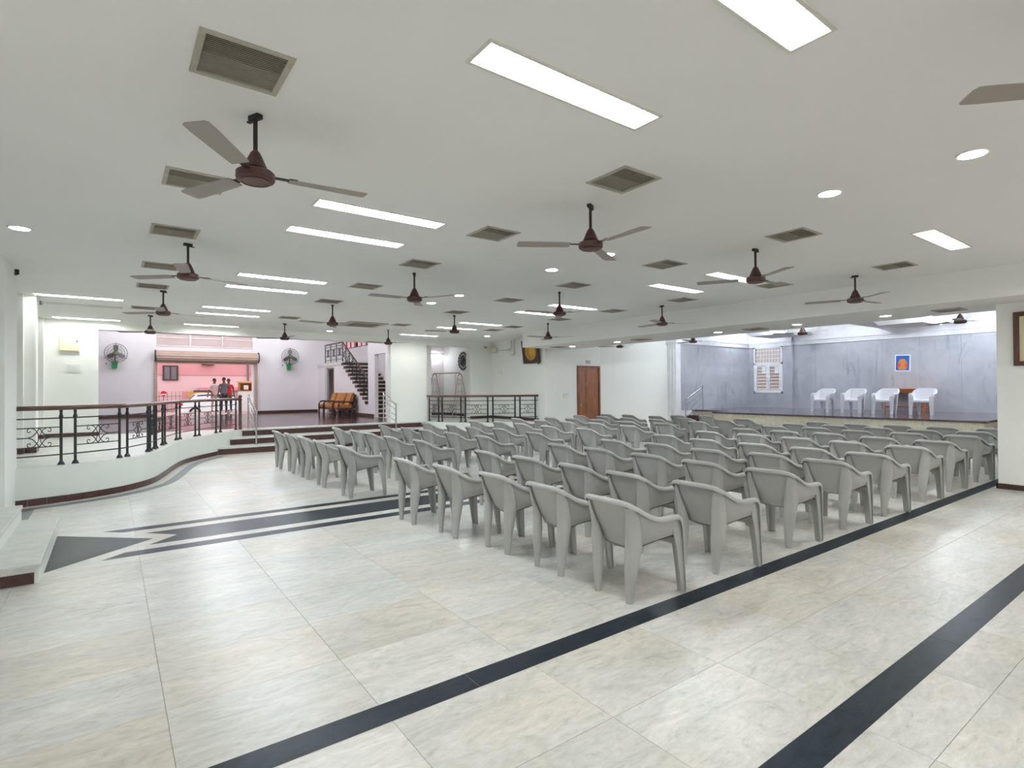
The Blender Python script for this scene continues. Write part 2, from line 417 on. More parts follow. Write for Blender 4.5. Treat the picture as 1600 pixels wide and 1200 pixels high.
# ceiling with real openings for lights and vents
TROF = []
for cx, yl in ((2.2, (1.32, 2.37, 5.17, 6.17, 9.05, 10.15, 12.95, 14.07, 16.62)), (8.08, (1.25, 2.23, 4.95, 6.07, 8.75, 9.95, 12.42, 13.7, 16.1)), (-.45, (12.92, 14.08, 16.7)), (8.08, (-2.6,))):
    for y in yl: TROF.append((cx, y))
TL, TW = 1.30, .2
VENT = [(.57, y) for y in (3.21, 5.23, 7.02, 9.08, 10.9, 13.85)]+[(3.49, y) for y in (3.15, 5.1, 6.92, 8.93, 10.86, 13.85)]+\
       [(6.36, y) for y in (3.16, 4.98, 6.87, 8.77, 10.8, 13.75)]+[(9.22, y) for y in (3.12, 4.92, 6.8, 8.67, 10.5, 12.5, 13.5)]
VSZ = .42
AC = (5.45, 14.15, .98, .94)
holes = [(x-TL/2, x+TL/2, y-TW/2, y+TW/2) for x, y in TROF]+[(x-VSZ/2, x+VSZ/2, y-VSZ/2, y+VSZ/2) for x, y in VENT]+[(AC[0]-AC[2]/2, AC[0]+AC[2]/2, AC[1]-AC[3]/2, AC[1]+AC[3]/2)]
bx = sorted(set([-2.6, 10.5]+[h[0] for h in holes]+[h[1] for h in holes])); by = sorted(set([-3.6, 17.1]+[h[2] for h in holes]+[h[3] for h in holes]))
cm = MB()
for i in range(len(bx)-1):
    j = 0
    while j < len(by)-1:
        cx = (bx[i]+bx[i+1])/2
        def inh(jj):
            cy = (by[jj]+by[jj+1])/2
            return any(h[0] < cx < h[1] and h[2] < cy < h[3] for h in holes)
        if inh(j): j += 1; continue
        k = j
        while k+1 < len(by)-1 and not inh(k+1): k += 1
        cm.box(bx[i], bx[i+1], by[j], by[k+1], CEIL, CEIL+.03); j = k+1
cm.box(10.5, 11.6, 13.75, 17.1, CEIL, CEIL+.03)
struct('ceiling', cm, 'ceiling_paint')
struct('ceiling_roof', B(-4.3, 23.3, -3.7, 14.4, 4.6, 4.7).box(-4.3, 12.2, 14.4, 17.4, 4.6, 4.7), 'ceiling_paint')
struct('ceiling_soffit', B(10.5, 12.35, -3.6, 13.75, SOF, 4.6), 'ceiling_paint', 'long dropped soffit in front of the stage')
struct('ceiling_lobby', B(-4.3, 12.1, 17.1, 28.6, 5.2, 5.3), 'ceiling_paint')

# walls of the hall
struct('wall_left', B(-2.8, -2.6, 3.2, 17.4, 0, 4.6).box(-2.8, -2.6, -3.6, 3.2, 2.6, 4.6).box(-2.8, -2.6, -3.6, 3.2, 0, .8).box(-2.8, -2.6, -3.6, .8, .8, 2.6), 'wall_paint')
wf = B(-2.8, 12.35, -3.8, -3.6, 2.9, 4.6).box(-2.8, 12.35, -3.8, -3.6, -.1, .4)
for x in (-2.8, .9, 4.6, 8.3, 11.95): wf.box(x, x+.4, -3.8, -3.6, .4, 2.9)
struct('wall_front', wf, 'wall_paint')
struct('floor_terrace', B(-2.8, 20, -14, -3.8, -.4, -.1), 'outside_paving')
struct('wall_right', B(11.45, 12.35, -3.6, 2.48, 0, SOF), 'wall_paint')
o = MB(); o.box(11.43, 11.45, -3.6, 2.5, 0, .085); o.box(11.43, 12.35, 2.48, 2.5, 0, .085); struct('baseboard_right', o, 'brown_granite')
struct('wall_back_left', B(-2.6, -.247, 17.1, 17.4, LOB, 5.2), 'wall_paint')
struct('wall_back_lintel', B(-.247, 7.53, 17.1, 17.4, 3.19, 5.2), 'wall_paint')
struct('wall_back_pier', B(7.53, 8.87, 17.1, 17.4, .36, 5.2), 'wall_paint')
struct('wall_back_over_alcove', B(8.87, 10.65, 17.1, 17.4, 3.17, 5.2), 'wall_paint')
struct('wall_back_right', B(10.65, 11.6, 17.1, 17.4, LOB, 5.2), 'wall_paint')
struct('wall_side_right', B(11.6, 12.03, 13.95, 20.9, 0, 5.2), 'wall_paint')
bb = MB(); bb.box(-1.27, -.23, 17.08, 17.1, LOB+.006, LOB+.1); bb.box(7.5, 8.88, 17.08, 17.1, .365, .46)
bb.box(10.63, 11.6, 17.08, 17.1, LOB+.006, LOB+.1); bb.box(11.575, 11.6, 14.3, 17.08, LOB+.006, LOB+.1)
struct('baseboard_back', bb, 'brown_granite')
# pillars on the left
for n, (x0, x1, y0, y1) in enumerate(((-2.6, -1.09, 9.48, 10.6), (-2.6, -1.25, 12.94, 13.5), (-1.25, -1.09, 13.08, 13.5), (-2.6, -1.27, 16.86, 17.1))):
    zb = LOB if y0 > 10.5 else 0
    struct('wall_pillar_%d' % (n+1), B(x0, x1, y0, y1, zb, CEIL), 'wall_paint')
    if zb: struct('baseboard_pillar_%d' % (n+1), B(x0, x1+.012, y0-.014, y1, zb+.006, zb+.1), 'brown_granite')
# lobby walls
LX0, LX1 = 1.6, 5.47
struct('wall_lobby_back', B(-4.2, LX0, 28.3, 28.6, LOB, 5.2).box(LX1, 9.9, 28.3, 28.6, LOB, 5.2).box(LX0, LX1, 28.3, 28.6, 4.22, 5.2).box(LX0, LX1, 28.34, 28.6, 3.42, 3.6), 'lobby_paint')
struct('wall_lobby_left', B(-4.4, -4.2, 17.1, 28.6, 0, 5.2), 'lobby_paint')
o = MB(); o.box(-4.2, LX0-.1, 28.28, 28.3, LOB, LOB+.12); o.box(LX1+.2, 8.5, 28.28, 28.3, LOB, LOB+.12); o.box(8.475, 8.5, 20.95, 25.7, LOB, LOB+.12)
struct('baseboard_lobby', o, 'brown_granite')
RISE, RUN, SY0 = .17, .283, 20.72
sw = MB()                                                  # wall beside and below the stair
sw.box(8.5, 8.65, 17.4, 19.8, LOB, 5.2); sw.box(8.5, 8.65, 19.8, 20.85, 3.05, 5.2); sw.box(8.5, 8.65, 20.85, 21.55, LOB, 5.2)
poly = [(21.55, LOB), (25.78, LOB), (25.78, 2.9), (24.68, 2.9)]
for k in range(13, 2, -1): poly += [(SY0+RUN*(k+1), LOB+RISE*(k)+.0), (SY0+RUN*k, LOB+RISE*k)]
poly = [p for p in poly if p[0] >= 21.55]; poly.append((21.55, LOB+RISE*3))
sw.prism(poly, 8.5, 8.65, 'x')
sw.box(8.5, 8.65, 25.78, 27.1, 2.7, 2.9); sw.box(8.5, 8.65, 27.1, 28.3, LOB, 2.9)
struct('wall_lobby_stair', sw, 'lobby_paint')
struct('wall_stair_far', B(9.9, 10.05, 19.2, 28.6, LOB, 3.75).box(9.9, 10.05, 19.2, 22.2, 3.75, 5.2).box(9.9, 10.05, 22.2, 28.6, 4.4, 5.2), 'lobby_paint')
struct('wall_alcove_back', B(10.05, 11.6, 20.8, 20.95, LOB, 5.2).box(8.65, 9.2, 17.4, 19.0, LOB, 5.2).box(9.2, 10.05, 19.0, 19.2, LOB, 5.2), 'lobby_paint')
struct('baseboard_alcove', B(10.05, 11.6, 20.78, 20.8, LOB, LOB+.1).box(11.58, 11.6, 17.4, 20.78, LOB, LOB+.1), 'brown_granite')
struct('ceiling_alcove', B(9.2, 11.6, 17.4, 20.8, 3.45, 3.5), 'ceiling_paint')
# stage zone
struct('wall_door', B(12.03, 13.06, 14.0, 14.3, 0, 4.6).box(14.18, 14.22, 14.0, 14.3, 0, 4.6).box(13.06, 14.18, 14.0, 14.3, 2.43, 4.6), 'wall_paint')
struct('wall_white_side', MB().prism([(14.22, 14.0), (17.25, 13.3), (17.25, 14.3), (14.22, 14.3)], 0, 4.6), 'wall_paint')
pl = MB(); pl.box(17.12, 17.4, 12.93, 13.32, 0, 3.28); pl.box(17.09, 17.43, 12.9, 13.33, 3.28, 3.34); pl.box(17.06, 17.46, 12.87, 13.34, 3.34, 3.42); pl.box(17.1, 17.42, 12.91, 13.33, 3.42, 4.6); pl.box(17.09, 17.43, 12.9, 13.33, 0, .12)
pl.box(17.1, 17.12, 13.02, 13.08, .3, 3.1); pl.box(17.1, 17.12, 13.16, 13.22, .3, 3.1)
struct('wall_pilaster', pl, 'window_white', 'white moulded pilaster at the left of the stage')
def panels(name, n_axis, const, a0, a1, z0, z1, width, skip=None):
    """marble cladding: backing plus separate panels with open joints"""
    back = B(const, const+.15, a0, a1, 0, 4.6) if n_axis == 'x' else B(a0, a1, const, const+.15, 0, 4.6)
    st = struct(name, back, 'window_white'); a = a0
    while a < a1-.02:
        e = min(a+width, a1)
        if n_axis == 'x': mb = MB().box(const-.02, const-.0005, a+.002, e-.002, z0, z1)
        else: mb = MB().box(a+.002, e-.002, const-.02, const-.0005, z0, z1)
        obj('marble_panel', mb, 'blue_marble', st); a = e
    return st
panels('wall_stage_left', 'y', 13.0, 17.42, 22.2, STG, 3.3, 1.2)
panels('wall_stage_back', 'x', 22.3, 0.0, 11.13, STG, 3.31, 1.14)
ws = struct('wall_stage_window', B(22.2, 22.4, 12.76, 13.0, STG, 4.6).box(22.2, 22.4, 11.15, 11.52, STG, 4.6).box(22.2, 22.4, 11.52, 12.76, STG, 1.38).box(22.2, 22.4, 11.52, 12.76, 3.32, 4.6), 'window_white')
for (y0, y1, z0, z1) in ((12.78, 13.0, STG, 3.3), (11.13, 11.5, STG, 3.3), (11.5, 12.78, STG, 1.37)):
    obj('marble_panel', B(22.18, 22.199, y0+.001, y1-.001, z0, z1), 'blue_marble', ws)
obj('marble_panel', B(22.2, 22.28, 11.13, 11.149, STG, 3.3), 'blue_marble', ws)
mo = MB()
for z, d in ((3.34, .05), (3.42, .03), (3.5, .045)):
    mo.box(22.3-d, 22.3, 0, 11.15, z-.02, z+.015); mo.box(22.2-d, 22.2, 11.15, 13.0, z-.03, z+.005); mo.box(17.45, 22.2, 13.0-d, 13.0, z-.03, z+.005)
struct('trim_stage', mo, 'window_white', 'white cornice above the blue marble cladding')
struct('wall_stage_right', B(12.35, 23.1, -.2, 0, 0, 4.6), 'wall_paint')
struct('ceiling_stage', B(12.35, 23.1, 0, 14.3, 4.25, 4.3), 'ceiling_paint')
for n, (y0, y1, nm) in enumerate(((6.03, 7.26, 'above the stage table'), (10.3, 11.65, 'above the stage window'), (2.2, 3.4, 'at the right end of the stage'))):
    struct('ceiling_coffer_%d' % (n+1), MB().prism([(y0-.6, 4.25), (y0, 3.6), (y1, 3.6), (y1+.6, 4.25)], 20.0, 21.6, 'x'), 'ceiling_paint', 'dropped white ceiling panel with slanted sides %s' % nm)
for n, yb in enumerate((10.3, 8.05, 5.65, 3.0)):
    struct('ceiling_beam_%d' % (n+1), MB().prism([(yb-.3, 4.25), (yb, 3.72), (yb+.3, 4.25)], 12.4, 22.3, 'x'), 'ceiling_paint', 'white triangular ceiling beam running over the stage')
# stage block
sg = MB(); sg.box(17.08, 22.28, 3.93, 11.33, 0, STG-.05); sg.box(18.2, 22.18, 11.33, 13.0, 0, STG-.05); sg.box(18.2, 22.28, .0, 3.93, 0, STG-.05)
stage = struct('floor_stage', sg, 'fascia_marble', 'raised stage with pale marble front and dark polished top')
y = 3.93
while y < 11.3:
    e = min(y+1.24, 11.33); obj('fascia_slab', B(17.06, 17.079, y+.002, e-.002, .0, STG-.05), 'fascia_marble', stage); y = e
obj('stage_top', B(17.03, 22.28, 3.9, 11.36, STG-.05, STG).box(18.18, 22.18, 11.36, 13.0, STG-.05, STG).box(18.18, 22.28, 0, 3.9, STG-.05, STG), 'stage_granite', stage)
for k in range(3):
    for (y0, y1, nm) in ((11.34, 12.98, 'left'), (.02, 3.92, 'right')):
        st = struct('floor_stage_step_%s_%d' % (nm, k+1), B(17.08+.37*k, 18.2, y0, y1, .195*k, .195*(k+1)-.03), 'brown_granite')
        obj('tread', B(17.06+.37*k, 17.47+.37*k, y0, y1, .195*(k+1)-.03, .195*(k+1)), 'stage_granite', st)

# ================================================================== CHAIRS
HALF = [((-.075, 0, .78), (.07, 0, .40)), ((-.075, .10, .78), (.07, .08, .40)), ((-.07, .165, .778), (.075, .13, .40)), ((-.055, .212, .768), (.085, .165, .405)),
        ((-.02, .243, .744), (.10, .19, .415)), ((.03, .262, .71), (.13, .205, .428)), ((.09, .273, .674), (.17, .217, .44)), ((.16, .281, .645), (.22, .23, .45)),
        ((.24, .285, .632), (.28, .242, .46)), ((.32, .287, .632), (.34, .252, .468)), ((.385, .288, .632), (.395, .262, .475))]
def chair_meshes(mat):
    st = [((a[0], -a[1], a[2]), (b[0], -b[1], b[2])) for a, b in HALF[:0:-1]]+HALF
    nv = 6; outer = []
    for a, b in st:
        a, b = Vector(a), Vector(b); col = []
        for k in range(nv+1):
            t = k/nv; p = a.lerp(b, t); n = Vector((-.6 if a.x < .1 else 0, (a.y/.28), 0)); p += n*.018*math.sin(PI*t); col.append(p)
        outer.append(col)
    mb = MB(); n = len(outer)
    inner = [[p-Vector((-.009 if st[i][0][0] < .0 else 0, .03*p.y, 0))+Vector((.0, 0, 0)) for p in col] for i, col in enumerate(outer)]
    v = [p for c in outer for p in c]+[p for c in inner for p in c]; f = []; m_ = nv+1; off_ = n*m_
    for i in range(n-1):
        for k in range(nv):
            a = i*m_+k; f.append((a, a+1, a+m_+1, a+m_)); f.append((off_+a, off_+a+m_, off_+a+m_+1, off_+a+1))
        f.append((i*m_, (i+1)*m_, off_+(i+1)*m_, off_+i*m_)); f.append((i*m_+nv, off_+i*m_+nv, off_+(i+1)*m_+nv, (i+1)*m_+nv))
    mb._add(v, f); shell = mb.mesh('backrest', mat, 50)
    # rolled rim running over the back and arms and down the front legs
    front = [(.43, .289, .622), (.458, .289, .596), (.475, .289, .555), (.487, .289, .48), (.503, .288, .3), (.525, .286, .01)]
    path = [a for a, b in HALF]+front; path = [(p[0], -p[1], p[2]) for p in path[:0:-1]]+path
    rr = [.024]*len(HALF)+[.024, .023, .021, .017, .012, .006]; rr = rr[:0:-1]+rr
    mb = MB(); rings = []; P = [Vector(p) for p in spline(path, 2)]; R_ = []
    for i in range(len(path)-1): R_ += [rr[i], (rr[i]+rr[i+1])/2]
    R_.append(rr[-1])
    for i, p in enumerate(P):
        t = (P[min(i+1, len(P)-1)]-P[max(i-1, 0)]).normalized()
        o_ = Vector((-1, 0, 0)) if abs(p.y) < .16 else (Vector((-.7, .7*(1 if p.y > 0 else -1), 0)) if p.x < 0 else Vector((0, 1 if p.y > 0 else -1, 0)))
        o_ = (o_-t*o_.dot(t)).normalized(); u_ = t.cross(o_).normalized()
        if u_.z < 0: u_ = -u_
        r = R_[i]; rings.append([tuple(p+o_*a*r+u_*b_*r) for a, b_ in ((-.45, .0), (-.3, .5), (.35, .62), (1.05, .38), (1.38, -.2), (1.25, -.95), (1.0, -.9), (.9, -.2), (.2, .0))])
    mb.loft(rings); rim = mb.mesh('rim', mat, 60)
    # seat
    mb = MB(); rows = []
    for (a, b) in HALF[3:]:
        x, y_, z = b; rows.append([(x, y_*s_, z-.018*(1-s_*s_)+.002) for s_ in (-1, -.6, 0, .6, 1)])
    rows += [[(x, .262*s_, z) for s_ in (-1, -.6, 0, .6, 1)] for x, z in ((.45, .452), (.485, .44), (.5, .42), (.5, .385))]
    mb.loft(rows, False, False)
    mb.loft([[(p[0]-.004, p[1]*.98, p[2]-.012) for p in r] for r in rows], False, False); seat = mb.mesh('seat', mat, 50)
    legs = []
    for s_ in (1, -1):                                       # rear legs: fluted, swelling towards the seat
        mb = MB(); rings = []; nx, ny = -.8, .6*s_; tx, ty = .6, .8*s_
        for z, cx, cy, w, d in ((0, .0, .172, .03, .024), (.12, .003, .174, .04, .032), (.25, .01, .179, .053, .042), (.36, .019, .185, .061, .047), (.44, .023, .191, .066, .043), (.52, .014, .201, .066, .034),
                                (.6, -.006, .212, .06, .023), (.68, -.026, .22, .05, .014), (.735, -.042, .22, .038, .008)):
            ring = []
            for k in range(10):
                a = 2*PI*k/10; ca, sa = math.cos(a), math.sin(a)
                ca = math.copysign(abs(ca)**.8, ca); sa = math.copysign(abs(sa)**.8, sa)
                ring.append((cx+tx*w*ca+nx*d*sa, (cy*s_)+ty*w*ca+ny*d*sa, z))
            rings.append(ring)
        mb.loft(rings); legs.append(mb.mesh('leg', mat, 50))
    for s_ in (1, -1):                                       # front legs: tapered angle channel
        mb = MB(); rings = []
        for z, xb, xf, yi in ((0, .482, .527, .215), (.2, .452, .511, .205), (.36, .425, .498, .19), (.47, .395, .487, .185), (.55, .375, .474, .2), (.61, .37, .44, .25)):
            y0 = .287; rings.append([(x, y_*s_, z) for x, y_ in ((xb, y0), (xf, y0), (xf, yi), (xf-.014, yi), (xf-.014, y0-.014), (xb, y0-.014))])
        mb.loft(rings); legs.append(mb.mesh('leg', mat))
    return shell, rim, seat, legs
def make_chair(name, mat):
    sh, ri, se, lg = chair_meshes(mat); t = empty(name, (0, 0, 0))
    link('backrest', sh, t); link('rim', ri, t); link('seat', se, t)
    for l in lg: link('leg', l, t)
    return t
RIMS = [[(3.42, 3.27), (3.41, 4.05), (3.40, 4.85), (3.29, 5.67), (3.19, 6.51), (3.14, 8.53), (3.12, 9.73), (3.13, 10.74), (3.13, 11.69), (3.09, 12.53)],
        [(4.53, 3.26), (4.48, 4.07), (4.48, 4.82), (4.49, 5.73), (4.45, 6.60), (4.50, 8.66), (4.39, 9.65), (4.42, 10.72), (4.46, 11.62), (4.40, 12.61)],
        [(5.80, 3.27), (5.82, 4.11), (5.88, 4.95), (5.87, 5.84), (5.84, 6.63), (5.76, 8.65), (5.73, 9.77), (5.66, 10.73), (5.60, 11.55), (5.54, 12.65)],
        [(7.02, 3.26), (7.08, 4.0), (6.95, 4.79), (7.05, 5.72), (6.95, 6.58), (6.98, 8.68), (7.02, 9.93), (6.82, 10.73), (6.83, 11.65), (6.75, 12.76)],
        [(8.11, 3.23), (8.15, 3.98), (8.15, 4.79), (8.20, 5.71), (8.40, 6.66), (8.39, 8.72), (8.32, 9.84), (8.40, 10.99), (8.36, 11.86), (8.13, 12.68)],
        [(9.47, 3.24), (9.55, 4.06), (9.64, 4.89), (9.69, 5.74), (9.67, 6.62), (9.79, 8.75), (9.89, 9.91), (9.78, 10.85), (9.72, 11.84), (9.71, 12.90)],
        [(10.69, 3.27), (10.73, 4.07), (10.96, 4.97), (10.88, 5.75), (10.85, 6.56), (11.08, 8.79), (10.92, 9.81), (11.02, 10.97), (10.85, 11.82), (10.77, 12.66)],
        [(12.09, 3.27), (12.06, 4.07), (11.98, 4.89), (12.22, 5.77), (12.07, 6.59), (12.21, 8.65), (12.18, 9.89), (12.19, 10.94), (12.29, 12.02), (12.21, 12.96)],
        [(13.26, 3.39), (13.07, 4.14), (13.14, 4.94), (13.20, 5.82), (13.12, 6.66), (13.30, 8.63), (13.25, 9.77), (13.66, 11.13), (13.55, 12.12), (13.30, 12.84)],
        [(14.42, 3.37), (14.27, 4.17), (14.22, 4.96), (14.0, 5.69), (14.13, 6.59), (14.13, 8.56), (14.69, 10.07), (14.36, 10.85)]]
ch0 = make_chair('plastic_armchair', 'grey_plastic'); first = True
for r, row in enumerate(RIMS):
    rown = 'row nearest the camera' if r == 0 else ('row nearest the stage' if r == 9 else '%s row from the camera' % ORD[r+1])
    for c, (rx, ry) in enumerate(row):
        loc = (rx-.28+.065, ry-.235, .0015); rz = random.uniform(-.035, .035)
        if first: o = ch0; o.location = loc; o.rotation_euler[2] = rz; first = False
        else: o = copy_thing(ch0, loc, rz)
        where = ('%s seat from the dark border stripe' % ORD[c+1]) if c < 5 else ('%s seat beyond the middle aisle band' % ORD[c-4])
        tag(o, 'grey armchair, %s, %s' % (rown, where), 'chair', 'grey plastic armchairs set out in rows')
wc0 = make_chair('plastic_armchair', 'white_plastic')
lab = ['leftmost white plastic armchair on the stage', 'second white plastic armchair from the left on the stage', 'white plastic armchair standing before the left end of the stage table', 'rightmost white plastic armchair, before the right end of the stage table']
for i, y in enumerate((8.72, 7.8, 6.88, 5.92)):
    loc = (19.75, y, STG+.001); rz = PI+(-.05, .03, -.02, .06)[i]
    if i == 0: o = wc0; o.location = loc; o.rotation_euler[2] = rz
    else: o = copy_thing(wc0, loc, rz)
    tag(o, lab[i], 'chair', 'white plastic armchairs on the stage')

# ================================================================== CEILING FANS
def fan_parts():
    t = empty('ceiling_fan', (0, 0, 0))
    br = B(-.045, .045, -.02, .02, -.03, -.001).box(.02, .07, -.012, .012, -.036, -.028)
    obj('bracket', br, 'dark_plastic', t)
    obj('rod', MB().lathe([(.014, -.26), (.014, -.02)], 10), 'fan_brown_dark', t, 40)
    obj('canopy', MB().lathe([(.016, -.228), (.028, -.24), (.045, -.275), (.066, -.325), (.074, -.343), (.068, -.343), (.02, -.30)], 20), 'fan_brown', t, 40)
    mo_ = obj('motor', MB().lathe([(.03, -.345), (.06, -.353), (.104, -.360), (.115, -.371), (.116, -.408), (.108, -.419), (.09, -.425), (.084, -.421), (.04, -.427), (.01, -.428)], 28), 'fan_brown', t, 35)
    obj('motor_ring', MB().lathe([(.088, -.424), (.092, -.429), (.084, -.431), (.08, -.424)], 24), 'blade_brown', mo_, 35)
    obj('neck', MB().lathe([(.045, -.30), (.045, -.352)], 14), 'fan_brown_dark', t, 40)
    bm = MB(); pts_ = []
    for x, w in ((.2, .05), (.26, .056), (.45, .062), (.62, .068), (.69, .066), (.705, .05)):
        tw = .16*(1-x*.5)
        pts_.append([(x, -w, -.388-w*tw), (x, w, -.388+w*tw), (x, w, -.383+w*tw), (x, -w, -.383-w*tw)])
    bm.loft(pts_); blade = bm.mesh('blade', 'blade_taupe')
    iron = MB().box(.1, .24, -.018, .018, -.383, -.377).box(.2, .25, -.035, .035, -.382, -.377).mesh('blade_iron', 'fan_brown_dark')
    for k in range(3):
        b1 = link('blade', blade, t, None, 2*PI*k/3); link('blade_iron', iron, b1)
    return t
FX = [(.745, 'leftmost'), (3.7, 'second'), (6.6, 'third'), (9.5, 'rightmost')]; FY = [3.76, 7.52, 11.3, 15.15]
fan0 = fan_parts(); first = True
for i, (x, nm) in enumerate(FX):
    for j, y in enumerate(FY):
        if i == 3 and j == 3: continue
        loc = (x, y, CEIL); rz = random.uniform(0, 2.1)
        if first: o = fan0; o.location = loc; o.rotation_euler[2] = rz; first = False
        else: o = copy_thing(fan0, loc, rz)
        n_ = (4 if i < 3 else 3)
        wh = 'nearest the camera' if j == 0 else ('farthest from the camera' if j == n_-1 else '%s from the camera' % ORD[j+1])
        tag(o, 'brown ceiling fan %s in the %s line of fans%s' % (wh, nm, ' from the left' if i in (1, 2) else ''), 'fan', 'brown ceiling fans in the hall')
o = copy_thing(fan0, (3.75, .3, CEIL), .25); tag(o, 'brown ceiling fan at the top right corner, only its blade in view', 'fan', 'brown ceiling fans in the hall')
for i, (x, y, nm) in enumerate(((13.6, 12.5, 'beside the wooden door'), (14.0, 9.95, 'at the left end of the stage'), (14.3, 6.9, 'left of the middle of the stage'), (14.6, 3.75, 'at the right end of the stage'))):
    o = copy_thing(fan0, (x, y, 3.35+.05), .3+i); tag(o, 'brown ceiling fan half hidden behind the soffit %s' % nm, 'fan', 'ceiling fans behind the soffit')
    for ch in o.children:
        if ch.name.startswith('rod'):
            ch.data = MB().lathe([(.014, -.26), (.014, .84)], 10).mesh('rod', 'fan_brown_dark', 40)
        if ch.name.startswith('bracket'): ch.location.z = .85
    o.location.z = 3.40

# ================================================================== CEILING LIGHTS AND VENTS
def troffer(glow='tube_glow'):
    t = empty('tube_light_troffer', (0, 0, 0)); h, w = TL/2, TW/2
    fr = MB().box(-h-.02, h+.02, -w-.02, -w, -.008, .0).box(-h-.02, h+.02, w, w+.02, -.008, 0).box(-h-.02, -h, -w, w, -.008, 0).box(h, h+.02, -w, w, -.008, 0)
    obj('frame', fr, 'troffer_metal', t)
    obj('housing', MB().box(-h, h, -w, w, .085, .09).box(-h, h, -w, -w+.004, 0, .085).box(-h, h, w-.004, w, 0, .085).box(-h, -h+.004, -w, w, 0, .085).box(h-.004, h, -w, w, 0, .085), 'troffer_metal', t)
    for s_ in (-1, 1):
        obj('fluorescent_tube', MB().lathe([(.03, -h+.09), (.03, h-.09)], 6, (0, s_*.048, .045), 'x', 0, False), glow, t, 40)
    lo = MB(); n = 14
    for k in range(n): lo.box(-h+.06+(TL-.12)*k/(n-1)-.002, -h+.06+(TL-.12)*k/(n-1)+.002, -w+.004, w-.004, -.004, .008)
    o = obj('louver_blades', lo, 'troffer_metal', t); o['kind'] = 'stuff'
    return t
tr0 = troffer(); tra = None
names = {2.2: 'left-hand main line', 8.08: 'right-hand main line', -.45: 'short line by the left wall'}
cnt = {}
for x, y in TROF:
    k = cnt[x] = cnt.get(x, 0)+1
    if (x, y) == TROF[3]: o = tr0; o.location = (x, y, CEIL)
    elif (x, y) == (-.45, 14.08): o = troffer('tube_glow_dim'); o.location = (x, y, CEIL)
    elif y > 15 or y < 3 or x < 0:
        if tra is None: o = tra = troffer('tube_glow_lowered'); o.location = (x, y, CEIL)
        else: o = copy_thing(tra, (x, y, CEIL))
    else: o = copy_thing(tr0, (x, y, CEIL))
    if y < 0: lb = 'recessed tube light behind the camera in the %s' % names[x]
    else: lb = 'recessed tube light, %s from the camera in the %s' % ('nearest' if k == 1 else ORD[k], names[x])
    lb = lb.replace('nearest from the camera', 'nearest to the camera')
    if (x, y) == (-.45, 14.08): lb = 'unlit recessed tube light near the left pillars, showing a row of dots'
    tag(o, lb, 'ceiling light', 'recessed tube lights')
# vents
def vent(detail):
    t = empty('ceiling_vent', (0, 0, 0)); h = VSZ/2
    fr = MB().box(-h-.014, h+.014, -h-.014, -h+.018, -.008, .004).box(-h-.014, h+.014, h-.018, h+.014, -.008, .004).box(-h-.014, -h+.018, -h+.018, h-.018, -.008, .004).box(h-.018, h+.014, -h+.018, h-.018, -.008, .004)
    obj('frame', fr, 'vent_metal', t)
    obj('duct', MB().box(-h, h, -h, h, .13, .14).box(-h, -h+.005, -h, h, .0, .13).box(h-.005, h, -h, h, 0, .13).box(-h, h, -h, -h+.005, 0, .13).box(-h, h, h-.005, h, 0, .13), 'vent_dark', t)
    obj('damper', B(-h+.01, h-.01, .0, h-.012, .0075, .012), 'vent_metal', t)
    n = 22 if detail else 14; w = (VSZ-.04)/n; slat = MB().prism([(-w*.26, .0), (w*.26, .001), (w*.26, .003), (-w*.26, .002)], -h+.018, h-.018, 'x')
    if detail:
        me = slat.mesh('slat', 'vent_slat')
        for k in range(n): link('slat', me, t, (0, -h+.02+w*(k+.5), 0))
    else:
        al = MB()
        for k in range(n): al._add([(p[0], p[1]-h+.02+w*(k+.5), p[2]) for p in slat.v], slat.f)
        o = obj('slats', al, 'vent_slat', t); o['kind'] = 'stuff'
    return t
vd, vs_ = None, None; cnt = {}; vn = {.57: 'leftmost', 3.49: 'second', 6.36: 'third', 9.22: 'rightmost'}
def place_vent(loc, label, near=False):
    global vd, vs_
    if near:
        if vd is None: o = vd = vent(True)
        else: o = copy_thing(vd, loc)
    else:
        if vs_ is None: o = vs_ = vent(False)
        else: o = copy_thing(vs_, loc)
    o.location = loc; tag(o, label, 'vent', 'square ceiling vents')
for x, y in VENT:
    k = cnt[x] = cnt.get(x, 0)+1
    place_vent((x, y, CEIL), 'square ceiling vent, %s in the %s line of vents%s' % ('nearest the camera' if k == 1 else ORD[k]+' from the camera', vn[x], ' from the left' if x in (3.49, 6.36) else ''), y < 5.5 and x < 4)
for i, (x, y) in enumerate(((11.5, 3.1), (11.55, 6.6), (11.45, 9.75), (11.3, 12.95))):   # grilles fixed under the soffit
    t = empty('ceiling_vent', (x, y, SOF)); h = .2
    obj('frame', MB().box(-h, h, -h, -h+.03, -.02, -.0005).box(-h, h, h-.03, h, -.02, -.0005).box(-h, -h+.03, -h+.03, h-.03, -.02, -.0005).box(h-.03, h, -h+.03, h-.03, -.02, -.0005), 'vent_metal', t)
    obj('backing', B(-h+.03, h-.03, -h+.03, h-.03, -.004, -.0005), 'vent_dark', t)
    al = MB()
    for k in range(10): al.box(-h+.03, h-.03, -h+.045+.034*k, -h+.057+.034*k, -.018, -.005)
    o = obj('slats', al, 'vent_slat', t); o['kind'] = 'stuff'
    tag(t, 'square vent under the stage soffit, %s from the right pillar' % ORD[i+1], 'vent', 'vents under the soffit')
